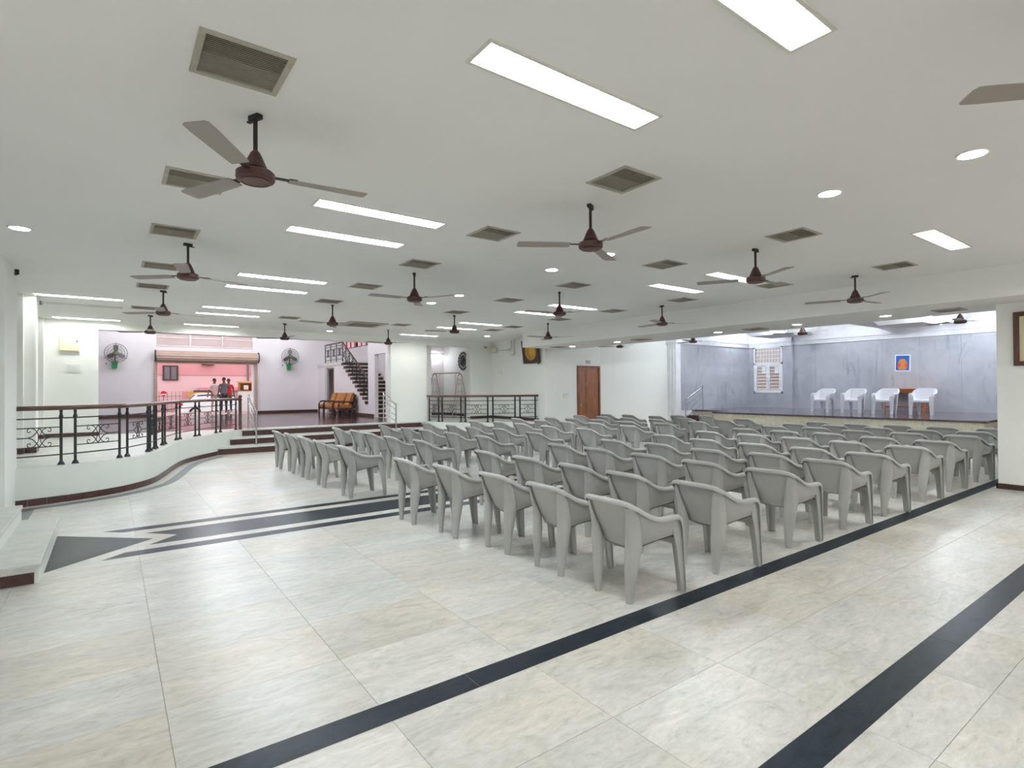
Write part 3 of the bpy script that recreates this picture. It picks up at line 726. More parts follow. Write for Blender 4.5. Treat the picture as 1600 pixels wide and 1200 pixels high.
# cassette air conditioner
t = empty('air_conditioner', (AC[0], AC[1], CEIL)); w, h = AC[2]/2, AC[3]/2
obj('panel', MB().box(-w-.03, w+.03, -h-.03, -h+.1, -.03, 0).box(-w-.03, w+.03, h-.1, h+.03, -.03, 0).box(-w-.03, -w+.1, -h+.1, h-.1, -.03, 0).box(w-.1, w+.03, -h+.1, h-.1, -.03, 0), 'ac_grey', t)
gm = MB()
for k in range(18): gm.box(-w+.1, w-.1, -h+.11+k*(2*h-.22)/17-.008, -h+.11+k*(2*h-.22)/17+.008, -.022, -.008)
o = obj('intake_grille', gm, 'vent_slat', t); o['kind'] = 'stuff'
obj('body', B(-w, w, -h, h, .05, .2), 'vent_dark', t)
tag(t, 'large square cassette air conditioner in the ceiling before the lobby', 'air conditioner')
# downlights
def downlight(m_):
    t = empty('downlight', (0, 0, 0))
    obj('rim', MB().lathe([(.105, -.0005), (.105, -.006), (.098, -.012), (.088, -.010), (.088, -.0005)], 24), 'switch_white', t, 40)
    obj('lens', MB()._add([(.087*math.cos(k*PI/8), .087*math.sin(k*PI/8), -.009) for k in range(16)], [tuple(range(16))[::-1]]), m_, t); return t
dw, dc = downlight('downlight_warm'), downlight('downlight_cool'); used = set()
DL = [(-.78, 7.8, CEIL, 'c', 'round white downlight alone near the left pillar')]
for k, (y, m_) in enumerate(((1.26, 'w'), (2.28, 'w'), (5.02, 'c'), (6.15, 'w'), (8.81, 'w'), (9.91, 'w'), (16.3, 'c'))):
    DL.append((5.25, y, CEIL, m_, 'round ceiling downlight, %s from the camera in the middle line' % (ORD[k+1] if k else 'nearest')))
DL.append((10.1, 15.15, CEIL, 'c', 'round ceiling downlight above the right iron railing'))
for k, y in enumerate((4.04, 5.65, 7.48, 10.65, 12.5)): DL.append((11.48, y, SOF, 'w', 'round downlight under the stage soffit, %s from the right pillar' % ORD[k+1]))
for x, y, z, m_, lb in DL:
    lb = lb.replace('nearest from the camera', 'nearest to the camera')
    src = dw if m_ == 'w' else dc
    if m_ not in used: used.add(m_); o = src; o.location = (x, y, z)
    else: o = copy_thing(src, (x, y, z))
    tag(o, lb, 'ceiling light', 'round downlights')
# tube lights on the stage beams and alcove wall; hidden ones added for brightness
def tube_light(name, p, length, axis, label, glow='stage_tube'):
    t = empty(name, p)
    if axis == 'x':
        obj('batten', B(-length/2, length/2, -.03, .03, .0, .05), 'window_white', t); obj('fluorescent_tube', MB().lathe([(.018, -length/2+.02), (.018, length/2-.02)], 5, (0, 0, -.022), 'x', 0, False), glow, t, 40)
    else:
        obj('batten', B(-.03, .03, -length/2, length/2, .0, .05), 'window_white', t); obj('fluorescent_tube', MB().lathe([(.018, -length/2+.02), (.018, length/2-.02)], 5, (0, 0, -.022), 'y', 0, False), glow, t, 40)
    obj('end_cap', MB().box(-.03, .03, -.03, .03, -.03, .05), 'switch_white', t, None, ((length/2, 0, 0) if axis == 'x' else (0, length/2, 0)))
    return tag(t, label, 'tube light', 'fluorescent battens')
for n, (y, nm) in enumerate(((10.3, 'leftmost'), (5.65, 'third'))):
    for k, x in enumerate((19.65, 20.95)):
        tube_light('tube_light', (x, y, 3.672), 1.25, 'x', '%s fluorescent tube under the %s stage beam' % (('front', 'rear')[k], nm))
for k, (x, y) in enumerate(((13.9, 2.0), (13.9, 6.2), (16.2, 4.2), (16.2, 8.9), (16.4, 11.6))): tube_light('tube_light', (x, y, 4.2), 1.25, 'x', 'added unseen fill tube behind the soffit, %s counted from the right pillar' % ORD[k+1])  # invented lamps, out of sight, that brighten the area before the stage
for k, y in enumerate((1.2, 4.3, 8.9, 12.6)): tube_light('tube_light', (20.9, y, 4.2), 1.25, 'x', 'added unseen fill tube high between the stage beams, %s from the right' % ORD[k+1])  # out of view, put in to raise the light on the stage wall
for k, x in enumerate((.8, 3.6, 6.4)):
    for j, y in enumerate((18.5, 22.5, 26.2)): tube_light('tube_light', (x, y, 5.15), 1.25, 'x', 'added unseen lobby ceiling fill light, %s from the left, %s row' % (ORD[k+1], ('front', 'middle', 'rear')[j]), 'lobby_fill_tube')  # invented lamps above the lintel view that brighten the lobby
tube_light('tube_light', (10.85, 20.55, 3.1), 1.2, 'x', 'fluorescent tube on the wall of the swing alcove', 'alcove_tube')

# ================================================================== IRON RAILINGS
def scroll_mesh():
    """two back-to-back wrought scrolls, drawn in a plane (x across, z up)"""
    mb = MB(); r = .0075
    for sx in (-1, 1):
        for sz in (-1, 1):
            pts_ = [(sx*.0, 0, sz*.142), (sx*.02, 0, sz*.11), (sx*.055, 0, sz*.06), (sx*.1, 0, sz*.02), (sx*.15, 0, sz*.004)]
            mb.tube([tuple(p) for p in spline(pts_, 4)], r, 6)
            cp = [(sx*.02, 0, 0)]
            cp = [(sx*.014, 0, sz*.0), (sx*.018, 0, sz*.05), (sx*.045, 0, sz*.1), (sx*.09, 0, sz*.135), (sx*.14, 0, sz*.138), (sx*.165, 0, sz*.115), (sx*.16, 0, sz*.088), (sx*.135, 0, sz*.082), (sx*.122, 0, sz*.1)]
            mb.tube([tuple(p) for p in spline(cp, 4)], r*.85, 6)
    return mb.mesh('scroll', 'black_iron', 40)
SCROLL = scroll_mesh()
PB, RT = LOB+.006, 1.37
def post_mesh():
    return MB().box(-.018, .018, -.018, .018, 0, RT-PB).prism([(-.045, -.045), (.045, -.045), (.045, .045), (-.045, .045)], 0, .012).lathe([(.042, .012), (.036, .03), (.024, .05), (.02, .055)], 8).lathe([(.02, .70), (.028, .715), (.028, .735), (.018, .76), (.018, .80), (.024, .815)], 8).mesh('post', 'black_iron')
POST = post_mesh()
def railing(name, posts, pairs, label, ends, railpath):
    root = empty(name, (0, 0, 0))
    for p in posts: link('post', POST, root, (p[0], p[1], PB))
    P = ([ends[0]] if ends[0] else [])+posts+([ends[1]] if ends[1] else [])
    for z in (1.25, .70):
        obj('rail_bar', MB().tube([(p[0], p[1], z) for p in P], .010, 6), 'black_iron', root)
    for i in range(len(P)-1):
        a, b = Vector(P[i]), Vector(P[i+1]); d = (b-a).length
        if i not in pairs: continue
        mid = (a+b)/2; u = (b-a).normalized(); ang = math.atan2(u.y, u.x)
        sc = min(1.0, d/.62); hw = .15*sc
        for z in (1.115, .83): obj('cross_bar', MB().tube([(a.x, a.y, z), (b.x, b.y, z)], .008, 6), 'black_iron', root)
        for s_ in (0, 1):
            e0 = a if s_ == 0 else b; e1 = mid-u*hw if s_ == 0 else mid+u*hw
            obj('cross_bar', MB().tube([(e0.x, e0.y, .9725), (e1.x, e1.y, .9725)], .008, 6), 'black_iron', root)
        o = link('scroll', SCROLL, root, (mid.x, mid.y, .9725), ang); o.scale = (sc, 1, 1)
    hp = [(p[0], p[1], 1.405) for p in railpath]
    obj('handrail', MB().tube(hp, .042, 10, sq=.85), 'rail_wood', root, 50)
    return tag(root, label, 'railing')
posts1 = [(-.603, 10.73), (-.438, 10.793), (.12, 11.177), (.228, 11.317), (.547, 11.961), (.588, 12.107), (.669, 12.414), (.706, 12.56), (.85, 13.18), (.908, 13.412),
          (1.189, 14.337), (1.273, 14.532), (1.648, 15.18), (1.747, 15.328), (2.205, 15.995), (2.341, 16.228), (2.83, 16.95)]
rp = [(-1.09, 10.56)]+posts1+[(2.93, 17.08)]
railing('iron_railing', posts1, (0, 2, 4, 6, 8, 10, 12, 14, 16), 'black iron railing with scrolls and brown wooden handrail on the left curved ledge', [(-1.09, 10.56), None], [tuple(p) for p in spline(rp, 3)])
t = empty('newel_post', (2.97, 17.12, LOB+.006))
obj('shaft', MB().lathe([(.05, 0), (.05, .04), (.04, .05), (.04, .1), (.05, .11), (.05, .14), (.042, .17), (.042, .8), (.05, .82), (.05, .86)], 14), 'newel_brown', t, 40)
obj('finial', MB().lathe([(.03, .86), (.03, .885), (.048, .9), (.055, .925), (.045, .955), (.02, .975), (.005, .98)], 14), 'newel_brown', t, 40)
tag(t, 'brown turned newel post at the end of the left iron railing', 'newel post')
posts2 = [(8.9, 16.98), (8.952, 16.414), (9.0, 16.258), (9.347, 15.617), (9.448, 15.494), (10.017, 15.022), (10.168, 14.94), (10.85, 14.638), (11.01, 14.574), (11.5, 14.37)]
rp = [(8.87, 17.08)]+posts2+[(11.59, 14.34)]
railing('iron_railing', posts2, (0, 2, 4, 6, 8), 'black iron railing with scrolls on the right ledge below the swing', [None, (11.59, 14.34)], [tuple(p) for p in spline(rp, 3)])

# ================================================================== STEEL HANDRAILS
def steel_rail(name, x, y0, y1, zt0, zt1, zb0, zb1, label, axis='y', bars=3):
    """sloping steel rail from (y0, zt0) low to (y1, zt1) high"""
    t = empty(name, (0, 0, 0)); P = (lambda a, z: (x, a, z)) if axis == 'y' else (lambda a, z: (a, x, z))
    for a, zb, zt in ((y0, zb0, zt0), (y1, zb1, zt1)):
        obj('post', MB().tube([P(a, zb), P(a, zt)], .024, 10), 'steel', t, 40)
        obj('cap', MB().lathe([(.03, 0), (.034, .015), (.02, .04), (.004, .045)], 10, P(a, zt)), 'steel', t, 40)
        obj('flange', MB().lathe([(.05, 0), (.05, .012), (.03, .02)], 12, P(a, zb)), 'steel', t, 40)
    obj('handrail', MB().tube([P(y0, zt0-.01), P(y1, zt1-.01)], .026, 10), 'steel', t, 40)
    for k in range(bars):
        f = (k+1)/(bars+1)
        obj('bar', MB().tube([P(y0, zb0+.08+(zt0-zb0-.08)*f), P(y1, zb1+.08+(zt1-zb1-.08)*f)], .012, 8), 'steel', t, 40)
    return tag(t, label, 'handrail')
steel_rail('steel_handrail', 3.2, 16.15, 17.2, 1.06, 1.5, .181, LOB+.005, 'sloping steel handrail on the left side of the lobby steps')
steel_rail('steel_handrail', 7.44, 16.5, 17.5, 1.16, 1.5, .361, LOB+.005, 'sloping steel handrail beside the white pier')
steel_rail('steel_handrail', 12.6, 17.22, 18.3, 1.2, 1.68, .197, STG+.001, 'sloping steel handrail on the steps left of the stage', 'x')

# ================================================================== THINGS ON THE HALL WALLS
t = empty('electrical_panel', (-.8, 17.1, 2.63))
obj('case', B(-.19, .19, -.05, -.0005, 0, .51), 'panel_cream', t); obj('door', B(-.175, .175, -.058, -.05, .015, .495), 'panel_cream', t)
obj('latch', B(.13, .155, -.066, -.058, .22, .26), 'dark_plastic', t)
tag(t, 'cream electrical panel box high on the wall at the left', 'electrical panel')
def switchboard(name, p, w, h, n, label, axis='y'):
    t = empty(name, p); P = (lambda u0, u1, d0, d1, z0, z1: B(u0, u1, -d1, -d0, z0, z1)) if axis == 'y' else (lambda u0, u1, d0, d1, z0, z1: B(-d1, -d0, u0, u1, z0, z1))
    obj('plate', P(-w/2, w/2, .0005, .015, 0, h), 'switch_white', t)
    for k in range(n):
        u = -w/2+w*(k+.5)/n; obj('switch', P(u-.014, u+.014, .015, .02, h*.3, h*.7), 'window_white', t)
    return tag(t, label, 'switch')
switchboard('switchboard', (-.72, 17.1, 2.13), .27, .18, 5, 'white switchboard below the cream electrical panel')
switchboard('switchboard', (12.55, 14.0, 1.32), .26, .16, 4, 'white switchboard left of the brown wooden door')
switchboard('switchboard', (11.6, 17.35-.8, 2.2), .25, .16, 4, 'white switchboard in the corner below the pipes', 'x')
# door with frame
t = empty('door_1', (13.62, 14.0, 0)); t['kind'] = 'structure'; t['label'] = 'brown panelled wooden door in the white wall'
obj('door_frame', MB().box(-.56, -.49, -.03, .1, 0, 2.43).box(.49, .56, -.03, .1, 0, 2.43).box(-.49, .49, -.03, .1, 2.36, 2.43), 'door_frame_wood', t)
lf = obj('door_leaf', B(-.49, .49, .0, .05, .02, 2.36), 'door_wood', t)
for k in range(4):
    z = .16+.55*k; obj('door_panel', MB().prism([(-.15, z), (.4, z), (.4, z+.46), (-.15, z+.46)], -.012, .0, 'y').box(-.11, .36, -.018, -.012, z+.05, z+.41), 'door_wood', lf)
obj('handle', MB().box(-.4, -.36, -.012, 0, 1.0, 1.25).tube([(-.38, -.012, 1.14), (-.38, -.05, 1.14), (-.25, -.05, 1.14)], .012, 6), 'steel', lf)
tag(obj('door_sign', MB().box(13.49, 13.69, 13.985, 13.9995, 2.5, 2.62), 'sign_grey'), 'small grey sign plate above the brown wooden door', 'sign')
# plaque leaning out from the side wall
t = empty('framed_plaque', (11.56, 14.6, 2.5)); t.rotation_euler = (0, -.13, 0)
obj('frame', MB().box(-.04, 0, -.44, .44, 0, .07).box(-.04, 0, -.44, .44, .72, .79).box(-.04, 0, -.44, -.37, .07, .72).box(-.04, 0, .37, .44, .07, .72), 'frame_wood', t)
obj('backing', B(-.02, 0, -.37, .37, .07, .72), 'velvet', t)
obj('medallion', MB().lathe([(.30, -.021), (.29, -.035), (.26, -.03), (.24, -.04), (.1, -.045), (.02, -.05)], 28, (0, 0, .4), 'x'), 'gold', t, 40)
obj('hook', MB().box(-.03, 0, -.36, -.33, -.04, 0), 'frame_wood', t)
tag(t, 'framed plaque with a gold round medallion, partly hidden by the soffit', 'plaque')
# framed picture on the right wall
t = empty('framed_picture', (11.45, 1.75, 1.95))
obj('frame', MB().box(-.04, -.0005, -.52, .52, 0, .07).box(-.04, -.0005, -.52, .52, .77, .84).box(-.04, -.0005, -.52, -.45, .07, .77).box(-.04, -.0005, .45, .52, .07, .77), 'frame_wood', t)
obj('mount', B(-.015, -.0005, -.45, .45, .07, .77), 'mat_cream', t); obj('picture', MB().box(-.018, -.015, -.36, .36, .15, .69), 'picture_yellow', t)
obj('inner_frame', MB().box(-.025, -.015, -.37, .37, .14, .15).box(-.025, -.015, -.37, .37, .69, .7).box(-.025, -.015, .36, .37, .15, .69).box(-.025, -.015, -.37, -.36, .15, .69), 'gold', t)
tag(t, 'dark framed picture with cream mount at the right edge', 'picture')
# carved ornament
t = empty('carved_ornament', (11.6, 19.17, 2.78)); mb = MB(); R0 = .36
for rr_ in (.33, .2, .09): mb.tube([(-.02, rr_*math.cos(a*PI/16), rr_*math.sin(a*PI/16)) for a in range(32)], .016, 6, True)
obj('rings', mb, 'carved_wood', t)
petal = MB().tube([(-.02, .0, .33), (-.025, .035, .345), (-.02, .0, .385), (-.025, -.035, .345)], .014, 5, True).mesh('petal', 'carved_wood')
spoke = MB().tube([(-.02, 0, .09), (-.025, .05, .16), (-.02, 0, .21)], .013, 5).tube([(-.02, 0, .2), (-.025, -.05, .27), (-.02, 0, .33)], .013, 5).mesh('spoke', 'carved_wood')
for k in range(16):
    a = 2*PI*k/16; o = link('petal', petal, t); o.rotation_euler = (a, 0, 0); o = link('spoke', spoke, t); o.rotation_euler = (a, 0, 0)
obj('boss', MB().lathe([(.07, -.001), (.06, -.03), (.02, -.045)], 14, (0, 0, 0), 'x'), 'carved_wood', t)
tag(t, 'dark carved openwork round ornament on the alcove wall', 'ornament')
# pipes and junction box in the corner
t = empty('pipe_run', (0, 0, 0))
obj('pipe', MB().tube([(11.55, 16.6, 3.05), (11.55, 15.78, 3.03), (11.55, 15.78, 3.35)], .022, 8), 'pvc_pipe', t, 40)
obj('pipe', MB().tube([(11.55, 15.6, 3.39), (11.55, 15.6, 2.84), (11.55, 15.75, 2.84)], .022, 8), 'pvc_pipe', t, 40)
obj('elbow', MB().box(11.52, 11.598, 15.9, 16.0, 3.0, 3.08), 'pvc_pipe', t)
tag(t, 'grey plastic pipes bending along the corner wall near the ceiling', 'pipe')
t = empty('junction_box', (11.6, 16.85, 2.98))
obj('case', B(-.1, -.0005, -.15, .15, 0, .2), 'pvc_pipe', t); obj('cover', B(-.11, -.1, -.13, .13, .02, .18), 'panel_cream', t)
tag(t, 'grey junction box in the hall corner at the end of the pipes', 'box')
t = empty('wall_sensor', (11.3, 17.1, 3.14)); obj('case', B(-.09, .09, -.04, -.0005, 0, .1), 'panel_cream', t); obj('slot', B(-.06, .06, -.045, -.04, .03, .07), 'crate_wood', t)
tag(t, 'small cream box with brown slot high on the corner wall', 'box')
def cctv(p, label, rz=0):
    t = empty('security_camera', p, rz); obj('mount', B(-.02, .02, -.02, .02, -.05, -.0005), 'dark_plastic', t)
    b1 = obj('body', MB().lathe([(.018, -.035), (.02, .035)], 10, (0, 0, -.06), 'y'), 'dark_plastic', t, 40); obj('lens', MB().lathe([(.012, .035), (.012, .042)], 10, (0, 0, -.06), 'y'), 'switch_white', b1)
    tag(t, label, 'camera')
cctv((-1.03, 10.0, 3.32), 'small black security camera on the nearest left pillar', .4)
cctv((-1.02, 13.2, 3.32), 'small black security camera on the second left pillar', .4)
cctv((15.2, 13.92, 3.15), 'small black security camera beside the stage pilaster', .8)

# ================================================================== ALCOVE SWING
t = empty('swing_frame', (0, 0, LOB+.001)); Y0 = 18.6
def arch(x, y, w, h, r):
    pts_ = [(x-w, y, 0)]+[(x-w*.45, y, h*.72)]+[(x-w*.3*math.cos(a*PI/8), y, h*.85+h*.15*math.sin(a*PI/8)) for a in range(0, 9)]+[(x+w*.45, y, h*.72), (x+w, y, 0)]
    return MB().tube(pts_, r, 8)
for x in (9.98, 11.1):
    leg = obj('end_frame', arch(x, Y0, .36, 1.7, .022), 'swing_metal', t, 40)
    obj('inner_arch', arch(x, Y0, .2, 1.5, .012), 'swing_metal', leg, 40)
    for zz, ww in ((.55, .28), (1.0, .22), (1.3, .16)): obj('cross_bar', MB().tube([(x-ww, Y0, zz), (x+ww, Y0, zz)], .01, 6), 'swing_metal', leg)
obj('top_bar', MB().tube([(9.98, Y0, 1.69), (11.1, Y0, 1.74)], .026, 8), 'swing_metal', t, 40)
obj('seat', MB().box(10.15, 10.95, Y0-.22, Y0+.22, .42, .46), 'swing_metal', t)
for x in (10.2, 10.9): obj('chain', MB().tube([(x, Y0, .46), (x, Y0, 1.7)], .008, 5), 'swing_metal', t)
tag(t, 'pale metal swing frame with arched ends in the alcove', 'swing')

# ================================================================== LOBBY
# roller shutter with barrel, guides and transom
t = empty('roller_shutter', (0, 28.3, 0)); n = 9
barrel = obj('barrel', MB().lathe([(.2, LX0-.02), (.2, LX1+.18)], 22, (0, -.22, 3.18), 'x'), 'shutter_paint', t, 30)
for k in range(14):
    a = 2*PI*k/14; obj('slat', MB().box(LX0, LX1+.16, -.22+.2*math.cos(a)-.012, -.22+.2*math.cos(a)+.012, 3.18+.2*math.sin(a)-.025, 3.18+.2*math.sin(a)+.025), 'shutter_paint', barrel)
for x in (LX0-.06, LX1+.18): obj('end_plate', MB().lathe([(.25, x), (.25, x+.03)], 20, (0, -.22, 3.18), 'x'), 'dark_plastic', t, 30)
for x in (LX0-.08, LX1+.06): obj('guide', B(x, x+.12, -.1, -.0005, LOB, 3.0), 'shutter_frame', t)
obj('bottom_rail', B(LX0+.03, LX1+.05, -.09, -.03, 2.85, 2.97), 'shutter_paint', t)
tag(t, 'rolled-up beige roller shutter over the lobby entrance', 'shutter')
t = empty('window_1', (0, 28.36, 0)); t['kind'] = 'structure'; t['label'] = 'glazed transom above the roller shutter'
obj('window_frame', MB().box(LX0, LX1, -.04, .04, 3.6, 3.66).box(LX0, LX1, -.04, .04, 4.16, 4.22).box(LX0, LX1, -.03, .03, 3.98, 4.02), 'aluminium', t)
for k in range(4): obj('mullion', MB().box(LX0+k*(LX1-LX0)/3-.035, LX0+k*(LX1-LX0)/3+.035, -.04, .04, 3.66, 4.16), 'aluminium', t)
for k in range(3): obj('pane', MB().box(LX0+k*(LX1-LX0)/3+.035, LX0+(k+1)*(LX1-LX0)/3-.035, -.004, .004, 3.66, 4.16), 'frosted_pane', t)
# wall fans
def wall_fan(p, label, rz):
    t = empty('wall_fan', p, rz); R = .40; y0 = -.45
    mb = MB()
    for rr_, yy in ((R, y0), (R*.97, y0-.05), (R*.97, y0+.05), (R*.75, y0-.085), (R*.5, y0-.1), (R*.25, y0-.11), (R*.75, y0+.085), (R*.5, y0+.1)):
        mb.tube([(rr_*math.cos(a*PI/14), yy, rr_*math.sin(a*PI/14)) for a in range(28)], .006, 4, True)
    for k in range(24):
        a = 2*PI*k/24; c, s_ = math.cos(a), math.sin(a)
        mb.tube([(.06*c, y0-.115, .06*s_), (R*.75*c, y0-.085, R*.75*s_), (R*c, y0, R*s_), (R*.75*c, y0+.085, R*.75*s_), (.1*c, y0+.11, .1*s_)], .0035, 4)
    o = obj('guard', mb, 'grille_wire', t); o['kind'] = 'stuff'
    for k in range(3):
        a = PI/2+2*PI*k/3; c, s_ = math.cos(a), math.sin(a)
        obj('brace', MB().tube([(.08*c, y0+.13, .08*s_), (R*.8*c, y0+.095, R*.8*s_), (R*1.1*c, y0, R*1.1*s_)], .013, 6), 'grille_wire', t)
    bl = MB().loft([[(.05, -.03, -.04), (.05, .03, .04), (.05, .036, .04), (.05, -.024, -.04)], [(.2, -.03, -.09), (.2, .03, .09), (.2, .036, .09), (.2, -.024, -.09)], [(.34, -.015, -.07), (.34, .02, .07), (.34, .026, .07), (.34, -.009, -.07)]]).mesh('blade', 'grille_wire')
    for k in range(3):
        o = link('blade', bl, t, (0, y0, 0)); o.rotation_euler = (0, 2*PI*k/3+.5, 0)
    obj('motor', MB().lathe([(.05, y0+.06), (.095, y0+.1), (.1, y0+.2), (.06, y0+.28)], 16, (0, 0, 0), 'y'), 'motor_green', t, 40)
    obj('hub', MB().lathe([(.07, y0-.13), (.075, y0-.1), (.02, y0-.05)], 14, (0, 0, 0), 'y'), 'motor_green', t, 40)
    obj('arm', MB().tube([(0, y0+.2, -.05), (0, y0+.22, -.2), (0, -.2, -.35), (0, -.02, -.4)], .02, 8), 'dark_plastic', t, 40)
    obj('control_box', MB().prism([(-.07, -.62), (.07, -.62), (.1, -.32), (-.1, -.32)], -.2, -.0005, 'y'), 'green_plastic', t)
    obj('socket', MB().lathe([(.03, -.02), (.03, -.0005)], 10, (-.27, 0, -.42), 'y'), 'dark_plastic', t)
    tag(t, label, 'fan', 'wall fans in the lobby')
wall_fan((.13, 28.3, 3.22), 'wire-guarded wall fan with green box left of the shutter', .12)
wall_fan((7.08, 28.3, 3.27), 'wire-guarded wall fan with green box right of the shutter', -.05)
# sofas along the stair wall
def sofa(y0, w, n, label):
    t = empty('sofa', (8.42, y0, LOB+.001)); D = .78     # faces -X
    for yy in (-w/2+.03, w/2-.03):
        ar = MB().tube([(-D, yy, 0), (-D, yy, .5), (-D+.06, yy, .58), (-D+.15, yy, .6), (-.12, yy, .58), (-.06, yy, .5), (-.06, yy, 0)], .035, 6); obj('arm', ar, 'sofa_wood', t)
    obj('seat_rail', MB().box(-D+.03, -D+.08, -w/2+.05, w/2-.05, .25, .34).box(-.12, -.06, -w/2+.05, w/2-.05, .25, .34).box(-D+.03, -.06, -w/2+.02, -w/2+.06, .25, .33).box(-D+.03, -.06, w/2-.06, w/2-.02, .25, .33), 'sofa_wood', t)
    obj('back_frame', MB().loft([[(x, yy, z) for x, z in ((-.2, .34), (-.15, .34), (.0, .9), (-.05, .9))] for yy in (-w/2+.06, w/2-.06)]), 'sofa_wood', t)
    cw = (w-.16)/n
    for k in range(n):
        ya = -w/2+.08+cw*k+.008; yb = ya+cw-.016
        obj('seat_cushion', MB().bbox(-D+.02, -.2, ya, yb, .34, .48, .03), 'sofa_fabric', t)
        obj('back_cushion', MB().loft([[(x, yy, z) for x, z in ((-.34, .48), (-.21, .46), (-.06, .93), (-.1, .97), (-.18, .95))] for yy in (ya, yb)]), 'sofa_fabric', t)
    return tag(t, label, 'sofa', 'wooden sofas with orange cushions')
sofa(22.95, .72, 1, 'single wooden armchair with orange cushions, nearest to the white pier')
sofa(23.95, 1.2, 1, 'wide wooden sofa with orange cushions between two matching armchairs')
sofa(24.93, .68, 1, 'single wooden armchair with orange cushions beside the doorway')
# stair
st = empty('floor_staircase', (0, 0, 0))
for k in range(14):
    y0 = SY0+RUN*k; z1 = LOB+RISE*(k+1)
    sp = obj('step', B(8.66, 9.88, y0, y0+RUN, LOB if k < 3 else z1-RISE-.12, z1-.04), 'stair_dark', st)
    if y0 > 21.5: obj('riser_end', B(8.47, 8.66, y0, y0+RUN, z1-RISE, z1-.05), 'stair_dark', st)
    obj('tread', B(8.45 if y0 > 21.5 else 8.66, 9.88, y0-.03, y0+RUN, z1-.045, z1), 'stair_white', sp)
obj('landing', B(8.47, 9.88, SY0+RUN*14, 28.28, 2.78, 2.94), 'stair_white', st)
st['kind'] = 'structure'; st['label'] = 'staircase with dark risers and white treads behind the sofas'
t = empty('stair_railing', (0, 0, 0)); X = 8.53; yA, zA, yB, zB, yC = 21.65, 1.22, 24.68, 2.94, 27.15
for k in range(8):
    y = yA+(yB-yA)*k/7; z = zA+(zB-zA)*k/7
    obj('post', MB().tube([(X, y, z-.08), (X, y, z+.86)], .02, 6), 'black_iron', t)
    if k < 7:
        o = link('scroll', SCROLL, t, (X, y+.22, z+.55), PI/2); o.scale = (.7, 1, .9)
for k in range(4):
    y = yB+(yC-yB)*k/3
    obj('post', MB().tube([(X, y, zB), (X, y, zB+.86)], .02, 6), 'black_iron', t)
    if k < 3:
        o = link('scroll', SCROLL, t, (X, y+.4, zB+.45), PI/2); o.scale = (1.2, 1.5, 1.2)
for h in (.12, .3, .62, .75):
    obj('rail_bar', MB().tube([(X, yA, zA+h), (X, yB, zB+h), (X, yC, zB+h)], .011, 6), 'black_iron', t)
obj('handrail', MB().tube([(X, yA, zA+.88), (X, yB, zB+.88), (X, yC, zB+.88)], .038, 8), 'rail_wood', t)
tag(t, 'black iron railing with brown handrail along the staircase and landing', 'railing')
t = empty('door_2', (8.6, 26.44, LOB)); t['kind'] = 'structure'; t['label'] = 'narrow doorway below the stair landing'
obj('door_frame', MB().box(-.02, .06, -.66, -.6, 0, 2.16).box(-.02, .06, .6, .66, 0, 2.16).box(-.02, .06, -.6, .6, 2.1, 2.16), 'sign_grey', t)
obj('door_leaf', B(.1, .14, -.6, .1, 0, 2.1), 'door_wood', t)
tag(obj('door_sign', B(8.484, 8.499, 26.15, 26.65, 2.78, 2.9), 'sign_grey'), 'small pale sign above the doorway below the stair landing', 'sign')
for k in range(4):
    y = 22.5+1.5*k; t = empty('window_%d' % (k+3), (9.97, y, 3.75)); t['kind'] = 'structure'; t['label'] = 'high stair window, %s from the white pier' % ORD[k+1]
    fr = MB().box(-.04, .04, -.3, .0, 0, .65).box(-.04, .04, 1.2, 1.21, 0, .65).box(-.04, .04, 0, 1.2, 0, .05).box(-.04, .04, 0, 1.2, .6, .65).box(-.03, .03, .58, .62, .05, .6)
    obj('window_frame', fr, 'fence_iron', t); obj('pane', B(-.004, .004, 0, .58, .05, .6), 'glass', t); obj('pane', B(-.004, .004, .62, 1.2, .05, .6), 'glass', t)

# ================================================================== STAGE THINGS
t = empty('wooden_table', (21.9, 7.1, STG+.001)); w, d = .69, .3
obj('table_top', MB().bbox(-d-.04, d+.04, -w-.04, w+.04, .74, .77, .006), 'table_wood', t)
obj('apron', MB().box(-d, -d+.025, -w+.04, w-.04, .64, .74).box(d-.025, d, -w+.04, w-.04, .64, .74), 'table_wood', t)
for sx in (-1, 1):
    for sy in (-1, 1): obj('leg', MB().box(sx*d-.03*sx, sx*d+.02*sx, sy*(w-.12)-.03, sy*(w-.12)+.03, 0, .74), 'table_wood', t)
for sy in (-1, 1): obj('stretcher', B(-d+.02, d-.02, sy*(w-.12)-.02, sy*(w-.12)+.02, .12, .17), 'table_wood', t)
obj('stretcher', B(-.02, .02, -w+.14, w-.14, .13, .17), 'table_wood', t)
tag(t, 'orange-brown wooden table against the blue marble stage wall', 'table')
t = empty('poster', (22.28, 7.345, 2.155)); t.rotation_euler = (.03, 0, 0)
obj('sheet', B(-.008, -.0005, -.235, .235, 0, .58), 'poster_white', t); obj('blue_ground', B(-.0095, -.008, -.2, .2, .035, .545), 'poster_blue', t)
obj('orange_arch', MB().prism([(.13*math.cos(a*PI/10), .27+.17*math.sin(a*PI/10)) for a in range(11)]+[(-.15, .15), (-.1, .06), (.1, .06), (.15, .15)], -.0105, -.0095, 'x'), 'poster_orange', t)
obj('red_drape', MB().prism([(-.15, .14), (-.08, .14), (-.06, .26), (-.15, .28)], -.0115, -.0105, 'x').prism([(.15, .14), (.08, .14), (.06, .26), (.15, .28)], -.0115, -.0105, 'x'), 'poster_red', t)
obj('centre_oval', MB().lathe([(.055, -.0105), (.055, -.0115)], 14, (0, 0, .33), 'x'), 'gold', t)
tag(t, 'small blue and orange poster with white border on the stage wall', 'poster')
